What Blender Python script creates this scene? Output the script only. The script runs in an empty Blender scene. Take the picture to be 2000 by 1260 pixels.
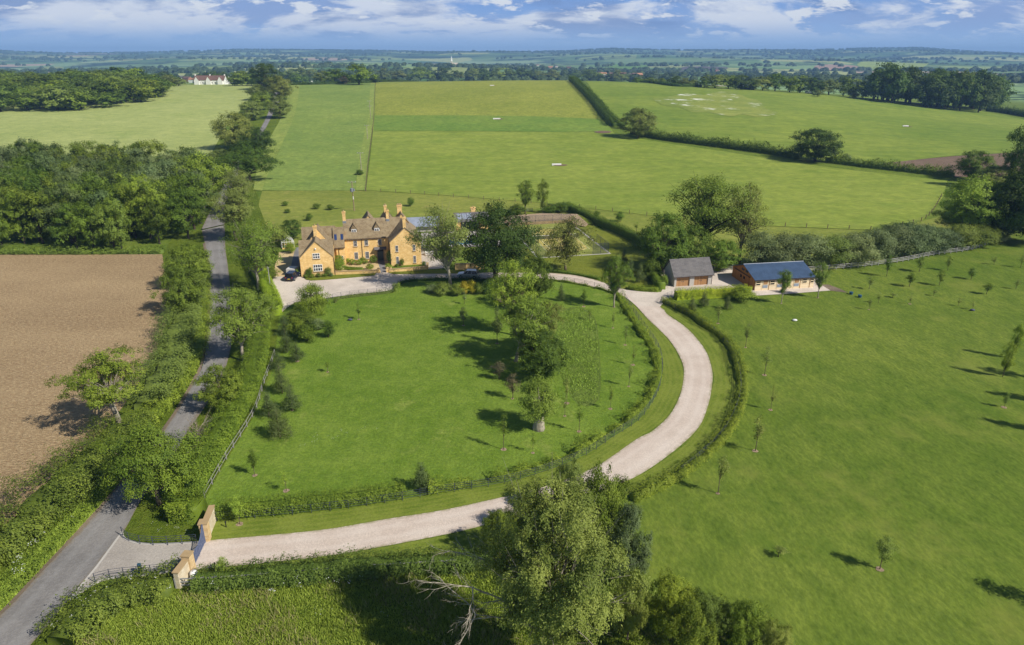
import bpy, bmesh, math, random
import numpy as np
from mathutils import Vector, Matrix
SC=bpy.context.scene
COL=SC.collection
# ---------------------------------------------------------------- camera, sky, sun, exposure
F=1333.33; CX=1000.; CY=630.; TH=math.atan(524/F); CH=45.
ct,st=math.cos(TH),math.sin(TH)
cam=bpy.data.cameras.new('camera'); cam.lens=24; cam.sensor_width=36; cam.clip_start=1; cam.clip_end=60000
co=bpy.data.objects.new('camera',cam); COL.objects.link(co)
co.location=(0,0,CH); co.rotation_euler=(math.pi/2-TH,0,0); SC.camera=co
SUN_EL=math.radians(41)
SUN_DIR=Vector((math.cos(SUN_EL)*.866,-math.cos(SUN_EL)*.5,math.sin(SUN_EL)))   # towards the sun
sl=bpy.data.lights.new('sun','SUN'); sl.energy=4.9; sl.angle=math.radians(.5); sl.color=(1,.945,.85)
so=bpy.data.objects.new('sun',sl); COL.objects.link(so); so.location=(0,0,200)
so.rotation_euler=SUN_DIR.to_track_quat('Z','Y').to_euler()
W=bpy.data.worlds.new('World'); SC.world=W; W.use_nodes=True
def build_world():
    nt=W.node_tree; N=nt.nodes; L=nt.links; N.clear()
    out=N.new('ShaderNodeOutputWorld'); bg=N.new('ShaderNodeBackground'); bg.inputs[1].default_value=.070
    sky=N.new('ShaderNodeTexSky'); sky.sky_type='NISHITA'; sky.sun_disc=False
    sky.sun_elevation=SUN_EL; sky.sun_rotation=math.atan2(SUN_DIR.x,SUN_DIR.y); sky.altitude=100; sky.air_density=1.0; sky.dust_density=.3; sky.ozone_density=3.5
    tc=N.new('ShaderNodeTexCoord'); sp=N.new('ShaderNodeSeparateXYZ'); L.new(tc.outputs['Generated'],sp.inputs[0])
    # clouds lie on a sheet high above: direction divided by its height
    mz=N.new('ShaderNodeMath'); mz.operation='MAXIMUM'; mz.inputs[1].default_value=.0; L.new(sp.outputs[2],mz.inputs[0])
    az=N.new('ShaderNodeMath'); az.operation='ADD'; az.inputs[1].default_value=.30; L.new(mz.outputs[0],az.inputs[0])
    dx=N.new('ShaderNodeMath'); dx.operation='DIVIDE'; L.new(sp.outputs[0],dx.inputs[0]); L.new(az.outputs[0],dx.inputs[1])
    dy=N.new('ShaderNodeMath'); dy.operation='DIVIDE'; L.new(sp.outputs[1],dy.inputs[0]); L.new(az.outputs[0],dy.inputs[1])
    cb=N.new('ShaderNodeCombineXYZ'); L.new(dx.outputs[0],cb.inputs[0]); L.new(dy.outputs[0],cb.inputs[1])
    def noise(scale,detail,off,rough=.55,sx=1.,dist=0.):
        m=N.new('ShaderNodeMapping'); L.new(cb.outputs[0],m.inputs[0]); m.inputs['Location'].default_value=off; m.inputs['Scale'].default_value=(sx,1,1)
        n=N.new('ShaderNodeTexNoise'); n.inputs['Scale'].default_value=scale; n.inputs['Detail'].default_value=detail; n.inputs['Roughness'].default_value=rough
        n.inputs['Distortion'].default_value=dist
        L.new(m.outputs[0],n.inputs[0]); return n.outputs[0]
    def ramp(src,a,b):
        r=N.new('ShaderNodeMapRange'); r.interpolation_type='SMOOTHSTEP'; r.inputs[1].default_value=a; r.inputs[2].default_value=b; L.new(src,r.inputs[0]); return r.outputs[0]
    def mix(f,a,b):
        m=N.new('ShaderNodeMix'); m.data_type='RGBA'; L.new(f,m.inputs[0])
        for s,v in ((6,a),(7,b)):
            if isinstance(v,tuple): m.inputs[s].default_value=(*v,1)
            else: L.new(v,m.inputs[s])
        return m.outputs[2]
    def mul(a,b):
        m=N.new('ShaderNodeMath'); m.operation='MULTIPLY'; L.new(a,m.inputs[0])
        if isinstance(b,float): m.inputs[1].default_value=b
        else: L.new(b,m.inputs[1])
        return m.outputs[0]
    S=11.2
    skyc=mix(ramp(sp.outputs[2],-.02,.13),(.43*S,.63*S,.95*S),(.11*S,.29*S,.78*S))
    grey=ramp(noise(1.7,8,(3.1,7.7,0),.55,.8),.40,.58)       # wide soft grey blue banks
    c1=mix(mul(grey,.80),skyc,(.33*S,.46*S,.78*S))
    lit=ramp(noise(2.9,10,(1.2,4.1,2),.60,.7,.3),.44,.54)      # brighter tops
    c2=mix(mul(lit,.95),c1,(.80*S,.87*S,1.0*S))
    dark=ramp(noise(2.5,9,(8.2,1.3,5),.55,.7,.25),.47,.58)
    c3=mix(mul(dark,.85),c2,(.22*S,.35*S,.67*S))
    puff=ramp(noise(8.,9,(5.2,2.1,9),.62,.8,.2),.53,.62)      # small bright puffs
    c3=mix(mul(puff,1.),c3,(.84*S,.90*S,1.0*S))
    fade=ramp(sp.outputs[2],.010,.045)                          # clear band over the horizon
    c4=mix(fade,skyc,c3)
    # lower hemisphere / very high sky keep the physical sky light
    up=ramp(sp.outputs[2],.22,.4)
    c5=mix(up,c4,sky.outputs[0])
    L.new(c5,bg.inputs[0]); L.new(bg.outputs[0],out.inputs[0])
build_world()
SC.view_settings.view_transform='Standard'; SC.view_settings.look='None'; SC.view_settings.exposure=.10; SC.view_settings.gamma=1
SC.render.engine='CYCLES'
try:
    SC.cycles.max_bounces=6; SC.cycles.transparent_max_bounces=6; SC.cycles.volume_bounces=0; SC.cycles.diffuse_bounces=3
except Exception: pass
XC=[-2000,-520,-250,0,60,170,279,380,463,600,900,2000]
ZC=[14,14,15.3,18.3,19.2,15.5,10.0,1.5,-6.5,-13,-20,-20]
XH=[0,150,300,500,620,760,850,1000,1100,1180,1280,1400,1550,1650,1750,1850,2000]
YH=[99.5,105,104,99,99.5,101,103,103,101.5,97.5,99.5,100,100,97,96,102,108]
def hts(x,y):
    x=np.asarray(x,float); y=np.asarray(y,float)
    zc=np.interp(x*700/np.clip(y,350,700),XC,ZC)
    zc=np.where(True,(zc+np.interp(x*700/np.clip(y,350,700)-50,XC,ZC)+np.interp(x*700/np.clip(y,350,700)+50,XC,ZC))/3,zc)
    t=np.clip((y-235)/490.,0,1); s=t*t*(3-2*t)
    t2=np.clip((y-725)/700.,0,1); s2=t2*t2*(3-2*t2)
    z=zc*s*(1-s2)-8*s2
    # valley undulation
    t3=np.clip((y-1500)/1200.,0,1)
    und=t3*(9*np.sin(x/430+y/900)+8*np.sin(x/810-y/520+1.3)+5*np.sin(x/270+y/330+2))
    px=1000+x/np.maximum(y,100)*F*1.02/ct*ct
    ph=np.interp(px,XH,YH)
    zt=45+8500*np.tan((106-ph)/F)*1.0
    t4=np.clip((y-3600)/4900.,0,1); s4=t4*t4*(3-2*t4)
    t5=np.clip((y-8500)/2500.,0,1)
    hill=zt*s4+s4*(1-s4)*4*(14*np.sin(x/620+y/800)+10*np.sin(x/390-y/560+2))
    return z+und*(1-s4)+hill+8*s4-10*t5
def ray(px,py):
    a=(px-CX)/F; b=-(py-CY)/F
    return np.array([a, ct+b*st, b*ct-st])
def GZ(px,py,z=0.):
    d=ray(px,py); t=(z-CH)/d[2]; return (d[0]*t,d[1]*t,z)
def G(px,py):
    d=ray(px,py)
    if d[2]<0:
        t=-CH/d[2]
        if d[1]*t<234: return (d[0]*t,d[1]*t,0.)
    ts=np.concatenate([np.arange(200,1200,.5),np.arange(1200,12000,5)])
    z=CH+d[2]*ts-hts(d[0]*ts,d[1]*ts)
    i=np.argmax(z<0)
    if z[i]>=0: i=len(ts)-1
    t=ts[i]; 
    if i>0 and z[i]<0: t=ts[i-1]+(ts[i]-ts[i-1])*z[i-1]/(z[i-1]-z[i])
    return (d[0]*t,d[1]*t,float(hts(d[0]*t,d[1]*t)))
def zat(Y,py):   # world z seen at row py, at forward distance Y
    t=-(py-CY)/F; return CH+Y*(t*ct-st)/(ct+t*st)
def dep(P): return P[1]*ct+(CH-P[2])*st
def proj(P):
    r=P[2]-CH; d=P[1]*ct-r*st; return (CX+F*P[0]/d, CY-F*(P[1]*st+r*ct)/d)
# ---------------------------------------------------------------- helpers
rs=np.random.RandomState
def tag(o,label=None,cat=None,group=None,kind=None):
    if label: o['label']=label
    if cat: o['category']=cat
    if group: o['group']=group
    if kind: o['kind']=kind
    return o
def link(o,parent=None):
    COL.objects.link(o)
    if parent is not None: o.parent=parent
    return o
def empty(name,loc=(0,0,0),rz=0.):
    o=bpy.data.objects.new(name,None); o.location=loc; o.rotation_euler=(0,0,rz); o.empty_display_size=.5
    return link(o)
def np_mesh(name,V,Fq,mat=None,tint=None,smooth=False,mats=None,mi=None):
    """V (n,3), Fq (m,k) faces of equal size"""
    me=bpy.data.meshes.new(name); V=np.asarray(V,np.float32); Fq=np.asarray(Fq,np.int32); k=Fq.shape[1]
    me.vertices.add(len(V)); me.vertices.foreach_set('co',V.ravel())
    me.loops.add(Fq.size); me.loops.foreach_set('vertex_index',Fq.ravel())
    me.polygons.add(len(Fq)); me.polygons.foreach_set('loop_start',np.arange(0,Fq.size,k,dtype=np.int32))
    if mi is not None: me.polygons.foreach_set('material_index',np.asarray(mi,np.int32))
    if smooth: me.polygons.foreach_set('use_smooth',np.ones(len(Fq),bool))
    me.update(calc_edges=True)
    if tint is not None:
        a=me.attributes.new('tint','FLOAT','FACE'); a.data.foreach_set('value',np.asarray(tint,np.float32))
    for m in (mats or ([mat] if mat else [])): me.materials.append(m)
    return me
class MB:
    """collects simple solids and links them as one mesh"""
    def __init__(s): s.v=[]; s.f=[]
    def add(s,vs,fs):
        b=len(s.v); s.v+= [tuple(v) for v in vs]; s.f+= [tuple(i+b for i in f) for f in fs]; return s
    def box(s,x0,x1,y0,y1,z0,z1):
        return s.add([(x0,y0,z0),(x1,y0,z0),(x1,y1,z0),(x0,y1,z0),(x0,y0,z1),(x1,y0,z1),(x1,y1,z1),(x0,y1,z1)],
            [(0,3,2,1),(4,5,6,7),(0,1,5,4),(1,2,6,5),(2,3,7,6),(3,0,4,7)])
    def bar(s,a,b,w,h=None):
        a=Vector(a);b=Vector(b);h=h or w;d=(b-a).normalized(); up=Vector((0,0,1)) if abs(d.z)<.95 else Vector((1,0,0))
        x=d.cross(up).normalized()*w/2; y=x.cross(d).normalized()*h/2
        return s.add([a-x-y,a+x-y,a+x+y,a-x+y,b-x-y,b+x-y,b+x+y,b-x+y],[(0,3,2,1),(4,5,6,7),(0,1,5,4),(1,2,6,5),(2,3,7,6),(3,0,4,7)])
    def tube(s,pts,rad,n=6,cap=True):
        pts=[Vector(p) for p in pts]; rings=[]; b=len(s.v)
        for i,p in enumerate(pts):
            d=(pts[min(i+1,len(pts)-1)]-pts[max(i-1,0)]).normalized()
            up=Vector((0,0,1)) if abs(d.z)<.9 else Vector((1,0,0)); x=d.cross(up).normalized(); y=x.cross(d)
            r=rad[i] if hasattr(rad,'__len__') else rad
            for k in range(n):
                a=2*math.pi*k/n; s.v.append(tuple(p+x*(r*math.cos(a))+y*(r*math.sin(a))))
        for i in range(len(pts)-1):
            for k in range(n):
                k2=(k+1)%n; s.f.append((b+i*n+k,b+i*n+k2,b+(i+1)*n+k2,b+(i+1)*n+k))
        if cap: s.f.append(tuple(b+k for k in range(n))[::-1]); s.f.append(tuple(b+(len(pts)-1)*n+k for k in range(n)))
        return s
    def lathe(s,prof,n=16,c=(0,0)):
        b=len(s.v)
        for r,z in prof:
            for k in range(n):
                a=2*math.pi*k/n; s.v.append((c[0]+r*math.cos(a),c[1]+r*math.sin(a),z))
        for i in range(len(prof)-1):
            for k in range(n):
                k2=(k+1)%n; s.f.append((b+i*n+k,b+i*n+k2,b+(i+1)*n+k2,b+(i+1)*n+k))
        s.f.append(tuple(b+k for k in range(n))[::-1]); s.f.append(tuple(b+(len(prof)-1)*n+k for k in range(n)))
        return s
    def prism(s,poly,axis,a,b_):
        """poly: 2D points; axis 'y': (x,z) swept in y; 'x': (y,z) swept in x; 'z': (x,y) swept in z"""
        n=len(poly)
        f={'y':lambda p,t:(p[0],t,p[1]),'x':lambda p,t:(t,p[0],p[1]),'z':lambda p,t:(p[0],p[1],t)}[axis]
        vs=[f(p,a) for p in poly]+[f(p,b_) for p in poly]
        return s.add(vs,[tuple(range(n)),tuple(range(2*n-1,n-1,-1))]+[(i,(i+1)%n+0,(i+1)%n+n,i+n) for i in range(n)])
    def build(s,name,mat,parent=None,smooth=False,bevel=0):
        me=bpy.data.meshes.new(name); me.from_pydata(s.v,[],s.f); me.materials.append(mat)
        bm=bmesh.new(); bm.from_mesh(me); bmesh.ops.recalc_face_normals(bm,faces=bm.faces)
        if bevel: bmesh.ops.bevel(bm,geom=list(bm.edges),offset=bevel,segments=2,affect='EDGES',clamp_overlap=True)
        bm.to_mesh(me); bm.free()
        if smooth:
            for p in me.polygons: p.use_smooth=True
        return link(bpy.data.objects.new(name,me),parent)
# ---------------------------------------------------------------- materials
class NT:
    def __init__(s,name):
        s.m=bpy.data.materials.new(name); s.m.use_nodes=True; s.n=s.m.node_tree.nodes; s.l=s.m.node_tree.links
        s.p=s.n['Principled BSDF']; s.tc=s.n.new('ShaderNodeTexCoord'); s.o=s.tc.outputs['Object']
    def noise(s,scale,detail=4,rough=.55,sc=(1,1,1),rot=0,off=(0,0,0),dist=0):
        m=s.n.new('ShaderNodeMapping'); m.inputs['Scale'].default_value=sc; m.inputs['Rotation'].default_value=(0,0,rot); m.inputs['Location'].default_value=off
        s.l.new(s.o,m.inputs[0]); n=s.n.new('ShaderNodeTexNoise'); n.inputs['Scale'].default_value=scale; n.inputs['Detail'].default_value=detail
        n.inputs['Roughness'].default_value=rough; n.inputs['Distortion'].default_value=dist; s.l.new(m.outputs[0],n.inputs[0]); return n.outputs[0]
    def rng(s,src,a,b,c=0.,d=1.):
        r=s.n.new('ShaderNodeMapRange'); r.interpolation_type='SMOOTHSTEP'
        for i,v in enumerate((a,b,c,d)): r.inputs[i+1].default_value=v
        s.l.new(src,r.inputs[0]); return r.outputs[0]
    def mix(s,f,a,b,mode='MIX'):
        m=s.n.new('ShaderNodeMix'); m.data_type='RGBA'; m.blend_type=mode
        if isinstance(f,(int,float)): m.inputs[0].default_value=f
        else: s.l.new(f,m.inputs[0])
        for i,v in ((6,a),(7,b)):
            if isinstance(v,tuple): m.inputs[i].default_value=(*v[:3],1)
            else: s.l.new(v,m.inputs[i])
        return m.outputs[2]
    def math(s,op,a,b=0.):
        m=s.n.new('ShaderNodeMath'); m.operation=op
        for i,v in ((0,a),(1,b)):
            if isinstance(v,(int,float)): m.inputs[i].default_value=v
            else: s.l.new(v,m.inputs[i])
        return m.outputs[0]
    def color(s,c):
        if isinstance(c,tuple): s.p.inputs['Base Color'].default_value=(*c[:3],1)
        else: s.l.new(c,s.p.inputs['Base Color'])
    def bump(s,h,strength=.5,dist=.1):
        b=s.n.new('ShaderNodeBump'); b.inputs['Strength'].default_value=strength; b.inputs['Distance'].default_value=dist
        s.l.new(h,b.inputs['Height']); s.l.new(b.outputs[0],s.p.inputs['Normal'])
    def fin(s,rough=.9,spec=.2,metal=0):
        s.p.inputs['Roughness'].default_value=rough; s.p.inputs['Specular IOR Level'].default_value=spec; s.p.inputs['Metallic'].default_value=metal
        return s.m
def plain(name,c,rough=.7,spec=.3,metal=0,var=.12,scale=3.):
    t=NT(name); n=t.noise(scale,5)
    t.color(t.mix(n,tuple(x*(1-var) for x in c),tuple(min(1,x*(1+var)) for x in c))); return t.fin(rough,spec,metal)
def grass(name,a,b,c=None,big=.03,mid=.35,fine=4.,streak=(1,1,1),rot=0,bump=.35,amt=.5,stripes=None):
    t=NT(name)
    n1=t.rng(t.noise(big,5,.6,off=(7,3,0)),.35,.66); n2=t.rng(t.noise(mid,5,.65,sc=streak,rot=rot),.36,.64); n3=t.rng(t.noise(fine,4,.7,sc=streak,rot=rot),.3,.7)
    col=t.mix(t.math('ADD',t.math('MULTIPLY',n1,.55),t.math('MULTIPLY',n2,.45)),a,b)
    if c: col=t.mix(t.math('MULTIPLY',t.rng(t.noise(mid*.6,6,.7,off=(31,11,0)),.56,.72),amt),col,c)
    n6=t.rng(t.noise(mid*3.1,5,.7,off=(17,5,0)),.38,.66); col=t.mix(.3,col,t.mix(n6,(.6,.68,.6),(1.35,1.25,1.2)),'MULTIPLY'); col=t.mix(.5,col,t.mix(n3,(.6,.6,.6),(1.3,1.3,1.25)),'MULTIPLY')
    t.color(col); t.bump(t.math('ADD',n3,n2),bump,.25); return t.fin(.95,.1)
def leafmat(name,a,b,c=None,trans=.20):
    t=NT(name); at=t.n.new('ShaderNodeAttribute'); at.attribute_name='tint'; oi=t.n.new('ShaderNodeObjectInfo')
    col=t.mix(at.outputs['Fac'],a,b)
    v=t.math('ADD',.74,t.math('MULTIPLY',oi.outputs['Random'],.46))
    cc=t.n.new('ShaderNodeCombineXYZ'); 
    for i in range(3): t.l.new(v,cc.inputs[i])
    col=t.mix(1.,col,cc.outputs[0],'MULTIPLY')
    if c: col=t.mix(t.rng(oi.outputs['Random'],.45,.95,0,.55),col,c)
    r2=t.math('FRACT',t.math('MULTIPLY',oi.outputs['Random'],13.7)); col=t.mix(t.math('MULTIPLY',r2,.55),col,t.mix(1.,col,(1.38,1.06,.85),'MULTIPLY'))
    t.color(col); t.p.inputs['Roughness'].default_value=.62; t.p.inputs['Specular IOR Level'].default_value=.22
    tr=t.n.new('ShaderNodeBsdfTranslucent'); t.l.new(t.mix(1.,col,(1.25,1.3,.6),'MULTIPLY'),tr.inputs[0])
    ms=t.n.new('ShaderNodeMixShader'); ms.inputs[0].default_value=trans; out=t.n['Material Output']
    t.l.new(t.p.outputs[0],ms.inputs[1]); t.l.new(tr.outputs[0],ms.inputs[2]); t.l.new(ms.outputs[0],out.inputs[0])
    return t.m
M={}
M['ground']=None
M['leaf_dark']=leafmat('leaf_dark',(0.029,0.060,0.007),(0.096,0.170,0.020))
M['leaf_oak']=leafmat('leaf_oak',(0.040,0.080,0.008),(0.158,0.258,0.026))
M['leaf_mid']=leafmat('leaf_mid',(0.065,0.120,0.011),(0.249,0.360,0.042),(.18,.24,.07))
M['leaf_bright']=leafmat('leaf_bright',(0.101,0.175,0.014),(0.362,0.494,0.060))
M['leaf_olive']=leafmat('leaf_olive',(.080,.120,.020),(.290,.360,.085))
M['leaf_silver']=leafmat('leaf_silver',(.066,.110,.036),(.245,.325,.130))
M['leaf_wood']=leafmat('leaf_wood',(.046,.088,.020),(.185,.265,.080),(.22,.30,.14))
M['leaf_lime']=leafmat('leaf_lime',(.16,.27,.012),(.42,.52,.045))
M['leaf_hedge']=leafmat('leaf_hedge',(0.062,0.120,0.009),(0.271,0.360,0.038))
M['leaf_scrub']=leafmat('leaf_scrub',(0.054,0.105,0.014),(0.237,0.335,0.052),(.21,.26,.06))
M['leaf_pine']=leafmat('leaf_pine',(.034,.062,.014),(.150,.210,.060),trans=.1)
M['leaf_purple']=leafmat('leaf_purple',(.050,.052,.026),(.180,.160,.080),trans=.15)
M['leaf_gold']=leafmat('leaf_gold',(.26,.25,.02),(.60,.54,.05))
M['leaf_topiary']=leafmat('leaf_topiary',(.090,.165,.010),(.240,.330,.036),trans=.1)
M['leaf_ash']=leafmat('leaf_ash',(.085,.140,.020),(.340,.430,.095))
M['leaf_far']=leafmat('leaf_far',(.030,.060,.018),(.095,.145,.040),trans=.1)
M['twig']=leafmat('twig',(.16,.12,.07),(.34,.27,.17),trans=.05)
M['flower_white']=plain('flower_white',(.75,.76,.70))
def bark(name,a,b):
    t=NT(name); n=t.noise(2.5,6,.65,sc=(1,1,.25)); t.color(t.mix(t.rng(n,.3,.7),a,b)); t.bump(n,.6,.05); return t.fin(.9,.15)
M['bark']=bark('bark',(.085,.065,.042),(.24,.19,.13)); M['bark_pale']=bark('bark_pale',(.22,.19,.14),(.48,.43,.34)); M['bark_dark']=bark('bark_dark',(.03,.024,.018),(.09,.07,.05))
# grass and fields
M['lawn']=grass('lawn',(.120,.200,.020),(.188,.268,.038),(.270,.315,.070),big=.035,mid=.25,fine=2.6,amt=.75)
M['verge']=grass('verge',(0.154,0.185,0.022),(0.215,0.235,0.032),(0.237,0.235,0.043),big=.05,mid=.3,fine=4)
M['rough']=grass('rough',(0.121,0.175,0.020),(0.231,0.265,0.036),(0.275,0.270,0.072),big=.06,mid=.7,fine=5,bump=.8)
M['meadow']=grass('meadow',(0.094,0.155,0.013),(0.182,0.245,0.023),(0.242,0.240,0.050),big=.07,mid=.6,fine=5,bump=.9)
M['verge_lane']=grass('verge_lane',(0.105,0.165,0.014),(0.198,0.255,0.027),(0.253,0.250,0.065),big=.08,mid=.8,fine=5,bump=.8)
M['field_left']=grass('field_left',(.320,.375,.115),(.405,.445,.155),(.25,.33,.085),big=.014,mid=.06,fine=.9,streak=(1,2.5,1),amt=.6,bump=.15)
M['field_cool']=grass('field_cool',(.175,.255,.055),(.250,.320,.070),(.29,.34,.08),big=.012,mid=.07,fine=.6,bump=.2)
M['field_edge']=grass('field_edge',(.215,.285,.060),(.300,.350,.080),(.20,.28,.05),big=.01,mid=.08,fine=.6,streak=(3,.4,1),bump=.2)
M['field_main']=grass('field_main',(.185,.255,.036),(.285,.335,.060),(.150,.235,.034),big=.010,mid=.07,fine=.5,streak=(.7,2.,1),amt=.6,bump=.25)
M['field_gold']=grass('field_gold',(.220,.260,.040),(.305,.325,.058),(.19,.245,.04),big=.014,mid=.08,fine=.4,streak=(2.,.8,1),amt=.6,bump=.2)
M['field_strip']=grass('field_strip',(.140,.235,.038),(.200,.280,.048),big=.014,mid=.09,fine=.4,bump=.2)
M['field_right']=grass('field_right',(.145,.220,.030),(.250,.305,.050),(.13,.21,.034),big=.008,mid=.05,fine=.35,streak=(.6,2.2,1),amt=.6,bump=.2)
M['field_back']=grass('field_back',(.185,.230,.038),(.285,.305,.062),(.36,.32,.10),big=.03,mid=.16,fine=1.2,streak=(.5,2,1),amt=.75,bump=.35)
t=NT('verge_mown'); at=t.n.new('ShaderNodeAttribute'); at.attribute_name='across'
w=t.math('SINE',t.math('MULTIPLY',at.outputs['Fac'],26.)); n1=t.rng(t.noise(.3,5,.65),.35,.65); col=t.mix(n1,(.125,.175,.020),(.185,.230,.034)); col=t.mix(t.math('MULTIPLY',t.rng(w,-.6,.6),.32),col,(.225,.255,.05))
col=t.mix(.5,col,t.mix(t.rng(t.noise(4,4,.7),.3,.7),(.6,.6,.6),(1.3,1.3,1.25)),'MULTIPLY'); t.color(col); M['verge_mown']=t.fin(.95,.1)
M['soil']=None
def soil(name,a,b,c):
    t=NT(name); n1=t.rng(t.noise(.035,5,.6,sc=(.6,1.6,1),rot=.35),.35,.65); n2=t.rng(t.noise(1.6,5,.72,sc=(1,2.2,1),rot=.5),.34,.66); n3=t.noise(7,3,.7)
    n4=t.rng(t.noise(.012,5,.65,sc=(2.2,.7,1),rot=-.5,off=(4,4,0)),.4,.62); n5=t.noise(.9,3,.5,sc=(.12,2.2,1),rot=.42)
    col=t.mix(n1,a,b); col=t.mix(t.math('MULTIPLY',n4,.4),col,tuple(q*.72 for q in a)); col=t.mix(t.math('MULTIPLY',t.rng(n5,.45,.65),.35),col,b); col=t.mix(t.math('MULTIPLY',n2,.62),col,c); col=t.mix(.5,col,t.mix(t.rng(n3,.3,.7),(.55,.55,.55),(1.4,1.4,1.4)),'MULTIPLY')
    t.color(col); t.bump(t.math('ADD',n2,n3),.7,.2); return t.fin(.97,.08)
M['soil']=soil('soil',(.285,.180,.092),(.425,.290,.155),(.64,.49,.28))
M['soil_far']=soil('soil_far',(.17,.115,.08),(.24,.165,.115),(.28,.20,.14))
def gravel(name,a,b,fine=5.,tracks=None):
    t=NT(name); n1=t.rng(t.noise(.18,5,.6),.35,.65); n2=t.rng(t.noise(fine,5,.75),.3,.7)
    col=t.mix(n1,a,b); col=t.mix(.6,col,t.mix(n2,(.78,.77,.76),(1.16,1.15,1.14)),'MULTIPLY')
    if tracks:
        at=t.n.new('ShaderNodeAttribute'); at.attribute_name='across'; x=t.math('ADD',at.outputs['Fac'],t.math('MULTIPLY',t.math('SUBTRACT',t.noise(.25,3),.5),.10))
        d=t.math('ABSOLUTE',t.math('SUBTRACT',t.math('ABSOLUTE',t.math('SUBTRACT',x,.5)),.21)); k=t.math('MULTIPLY',t.rng(d,.13,.02),t.rng(t.noise(.6,5,.7),.25,.6))
        col=t.mix(t.math('MULTIPLY',k,.40),col,tracks[0]); e=t.rng(t.math('ABSOLUTE',t.math('SUBTRACT',x,.5)),.40,.50); col=t.mix(t.math('MULTIPLY',e,t.rng(t.noise(1.2,5,.7),.35,.6)),col,tracks[1])
    t.color(col); t.bump(n2,.4,.05); return t.fin(.92,.12)
M['drive']=gravel('drive',(.57,.470,.390),(.65,.555,.470),tracks=((.71,.62,.535),(.34,.30,.17)))
M['lane']=gravel('lane',(.205,.195,.185),(.265,.250,.235),fine=3.,tracks=((.31,.30,.285),(.22,.18,.13)))
M['gravel']=gravel('gravel',(.55,.480,.405),(.67,.590,.505))
M['buff_gravel']=gravel('buff_gravel',(.56,.42,.215),(.64,.49,.27))
M['asphalt']=gravel('asphalt',(.215,.205,.195),(.285,.270,.255),fine=3.)
M['apron']=gravel('apron',(.36,.325,.285),(.44,.40,.35))
M['tarmac_dark']=gravel('tarmac_dark',(.20,.19,.19),(.25,.24,.24))
M['paving']=gravel('paving',(.40,.37,.33),(.50,.46,.41))
M['kerb']=plain('kerb',(.50,.47,.42)); M['dirt']=gravel('dirt',(.16,.125,.09),(.25,.195,.14))
# buildings
def stone(name,a,b,c,sx=.42,sz=.19):
    t=NT(name); g=t.n.new('ShaderNodeNewGeometry'); 
    sp=t.n.new('ShaderNodeSeparateXYZ'); t.l.new(t.o,sp.inputs[0])
    cb=t.n.new('ShaderNodeCombineXYZ'); t.l.new(t.math('ADD',sp.outputs[0],sp.outputs[1]),cb.inputs[0]); t.l.new(sp.outputs[2],cb.inputs[1])
    br=t.n.new('ShaderNodeTexBrick'); t.l.new(cb.outputs[0],br.inputs[0]); br.inputs['Scale'].default_value=1
    br.inputs['Color1'].default_value=(*a,1); br.inputs['Color2'].default_value=(*b,1); br.inputs['Mortar'].default_value=(*c,1)
    br.inputs['Mortar Size'].default_value=.012; br.inputs['Brick Width'].default_value=sx; br.inputs['Row Height'].default_value=sz; br.inputs['Bias'].default_value=0
    n=t.rng(t.noise(1.1,6,.7),.3,.7); n2=t.rng(t.noise(.35,4,.6),.35,.65)
    col=t.mix(.55,br.outputs[0],t.mix(n,(.72,.66,.58),(1.2,1.2,1.2)),'MULTIPLY'); col=t.mix(t.math('MULTIPLY',n2,.35),col,a)
    t.color(col); t.bump(br.outputs['Fac'],.3,.02); return t.fin(.92,.12)
M['stone']=stone('stone',(.76,.480,.165),(.88,.620,.275),(.78,.62,.38))
M['stone_gate']=stone('stone_gate',(.60,.420,.200),(.74,.560,.320),(.60,.50,.34))
M['stone_pale']=stone('stone_pale',(.60,.50,.34),(.76,.68,.52),(.60,.54,.42))
M['coping']=plain('coping',(.42,.30,.16),.9,.1,0,.2,2)
M['render_grey']=plain('render_grey',(.45,.42,.38),.9,.1)
def tiles(name,a,b,c,row=.22,w=.32):
    t=NT(name); sp=t.n.new('ShaderNodeSeparateXYZ'); t.l.new(t.o,sp.inputs[0])
    cb=t.n.new('ShaderNodeCombineXYZ'); t.l.new(t.math('ADD',sp.outputs[0],t.math('MULTIPLY',sp.outputs[1],.01)),cb.inputs[0]); t.l.new(t.math('MULTIPLY',sp.outputs[2],1.35),cb.inputs[1])
    br=t.n.new('ShaderNodeTexBrick'); t.l.new(cb.outputs[0],br.inputs[0]); br.inputs['Scale'].default_value=1
    br.inputs['Color1'].default_value=(*a,1); br.inputs['Color2'].default_value=(*b,1); br.inputs['Mortar'].default_value=(*[x*.55 for x in a],1)
    br.inputs['Mortar Size'].default_value=.018; br.inputs['Brick Width'].default_value=w; br.inputs['Row Height'].default_value=row
    n=t.rng(t.noise(.9,6,.7),.35,.68); col=t.mix(t.math('MULTIPLY',n,.6),br.outputs[0],c)
    t.color(col); t.bump(br.outputs['Fac'],.5,.03); return t.fin(.9,.15)
M['roof_tile']=tiles('roof_tile',(.225,.165,.095),(.300,.225,.135),(.37,.30,.185))
M['slate']=tiles('slate',(.125,.118,.118),(.170,.160,.158),(.20,.185,.175),row=.3,w=.9)
def sheetroof(name,c):
    t=NT(name); w=t.n.new('ShaderNodeTexWave'); w.wave_type='BANDS'; w.bands_direction='X'; w.inputs['Scale'].default_value=3.1; t.l.new(t.o,w.inputs[0])
    n=t.noise(.8,4); t.color(t.mix(t.rng(n,.35,.65),tuple(x*.88 for x in c),tuple(x*1.1 for x in c))); t.bump(w.outputs[1],.25,.03); return t.fin(.5,.4)
M['blue_roof']=sheetroof('blue_roof',(.050,.085,.150))
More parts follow.
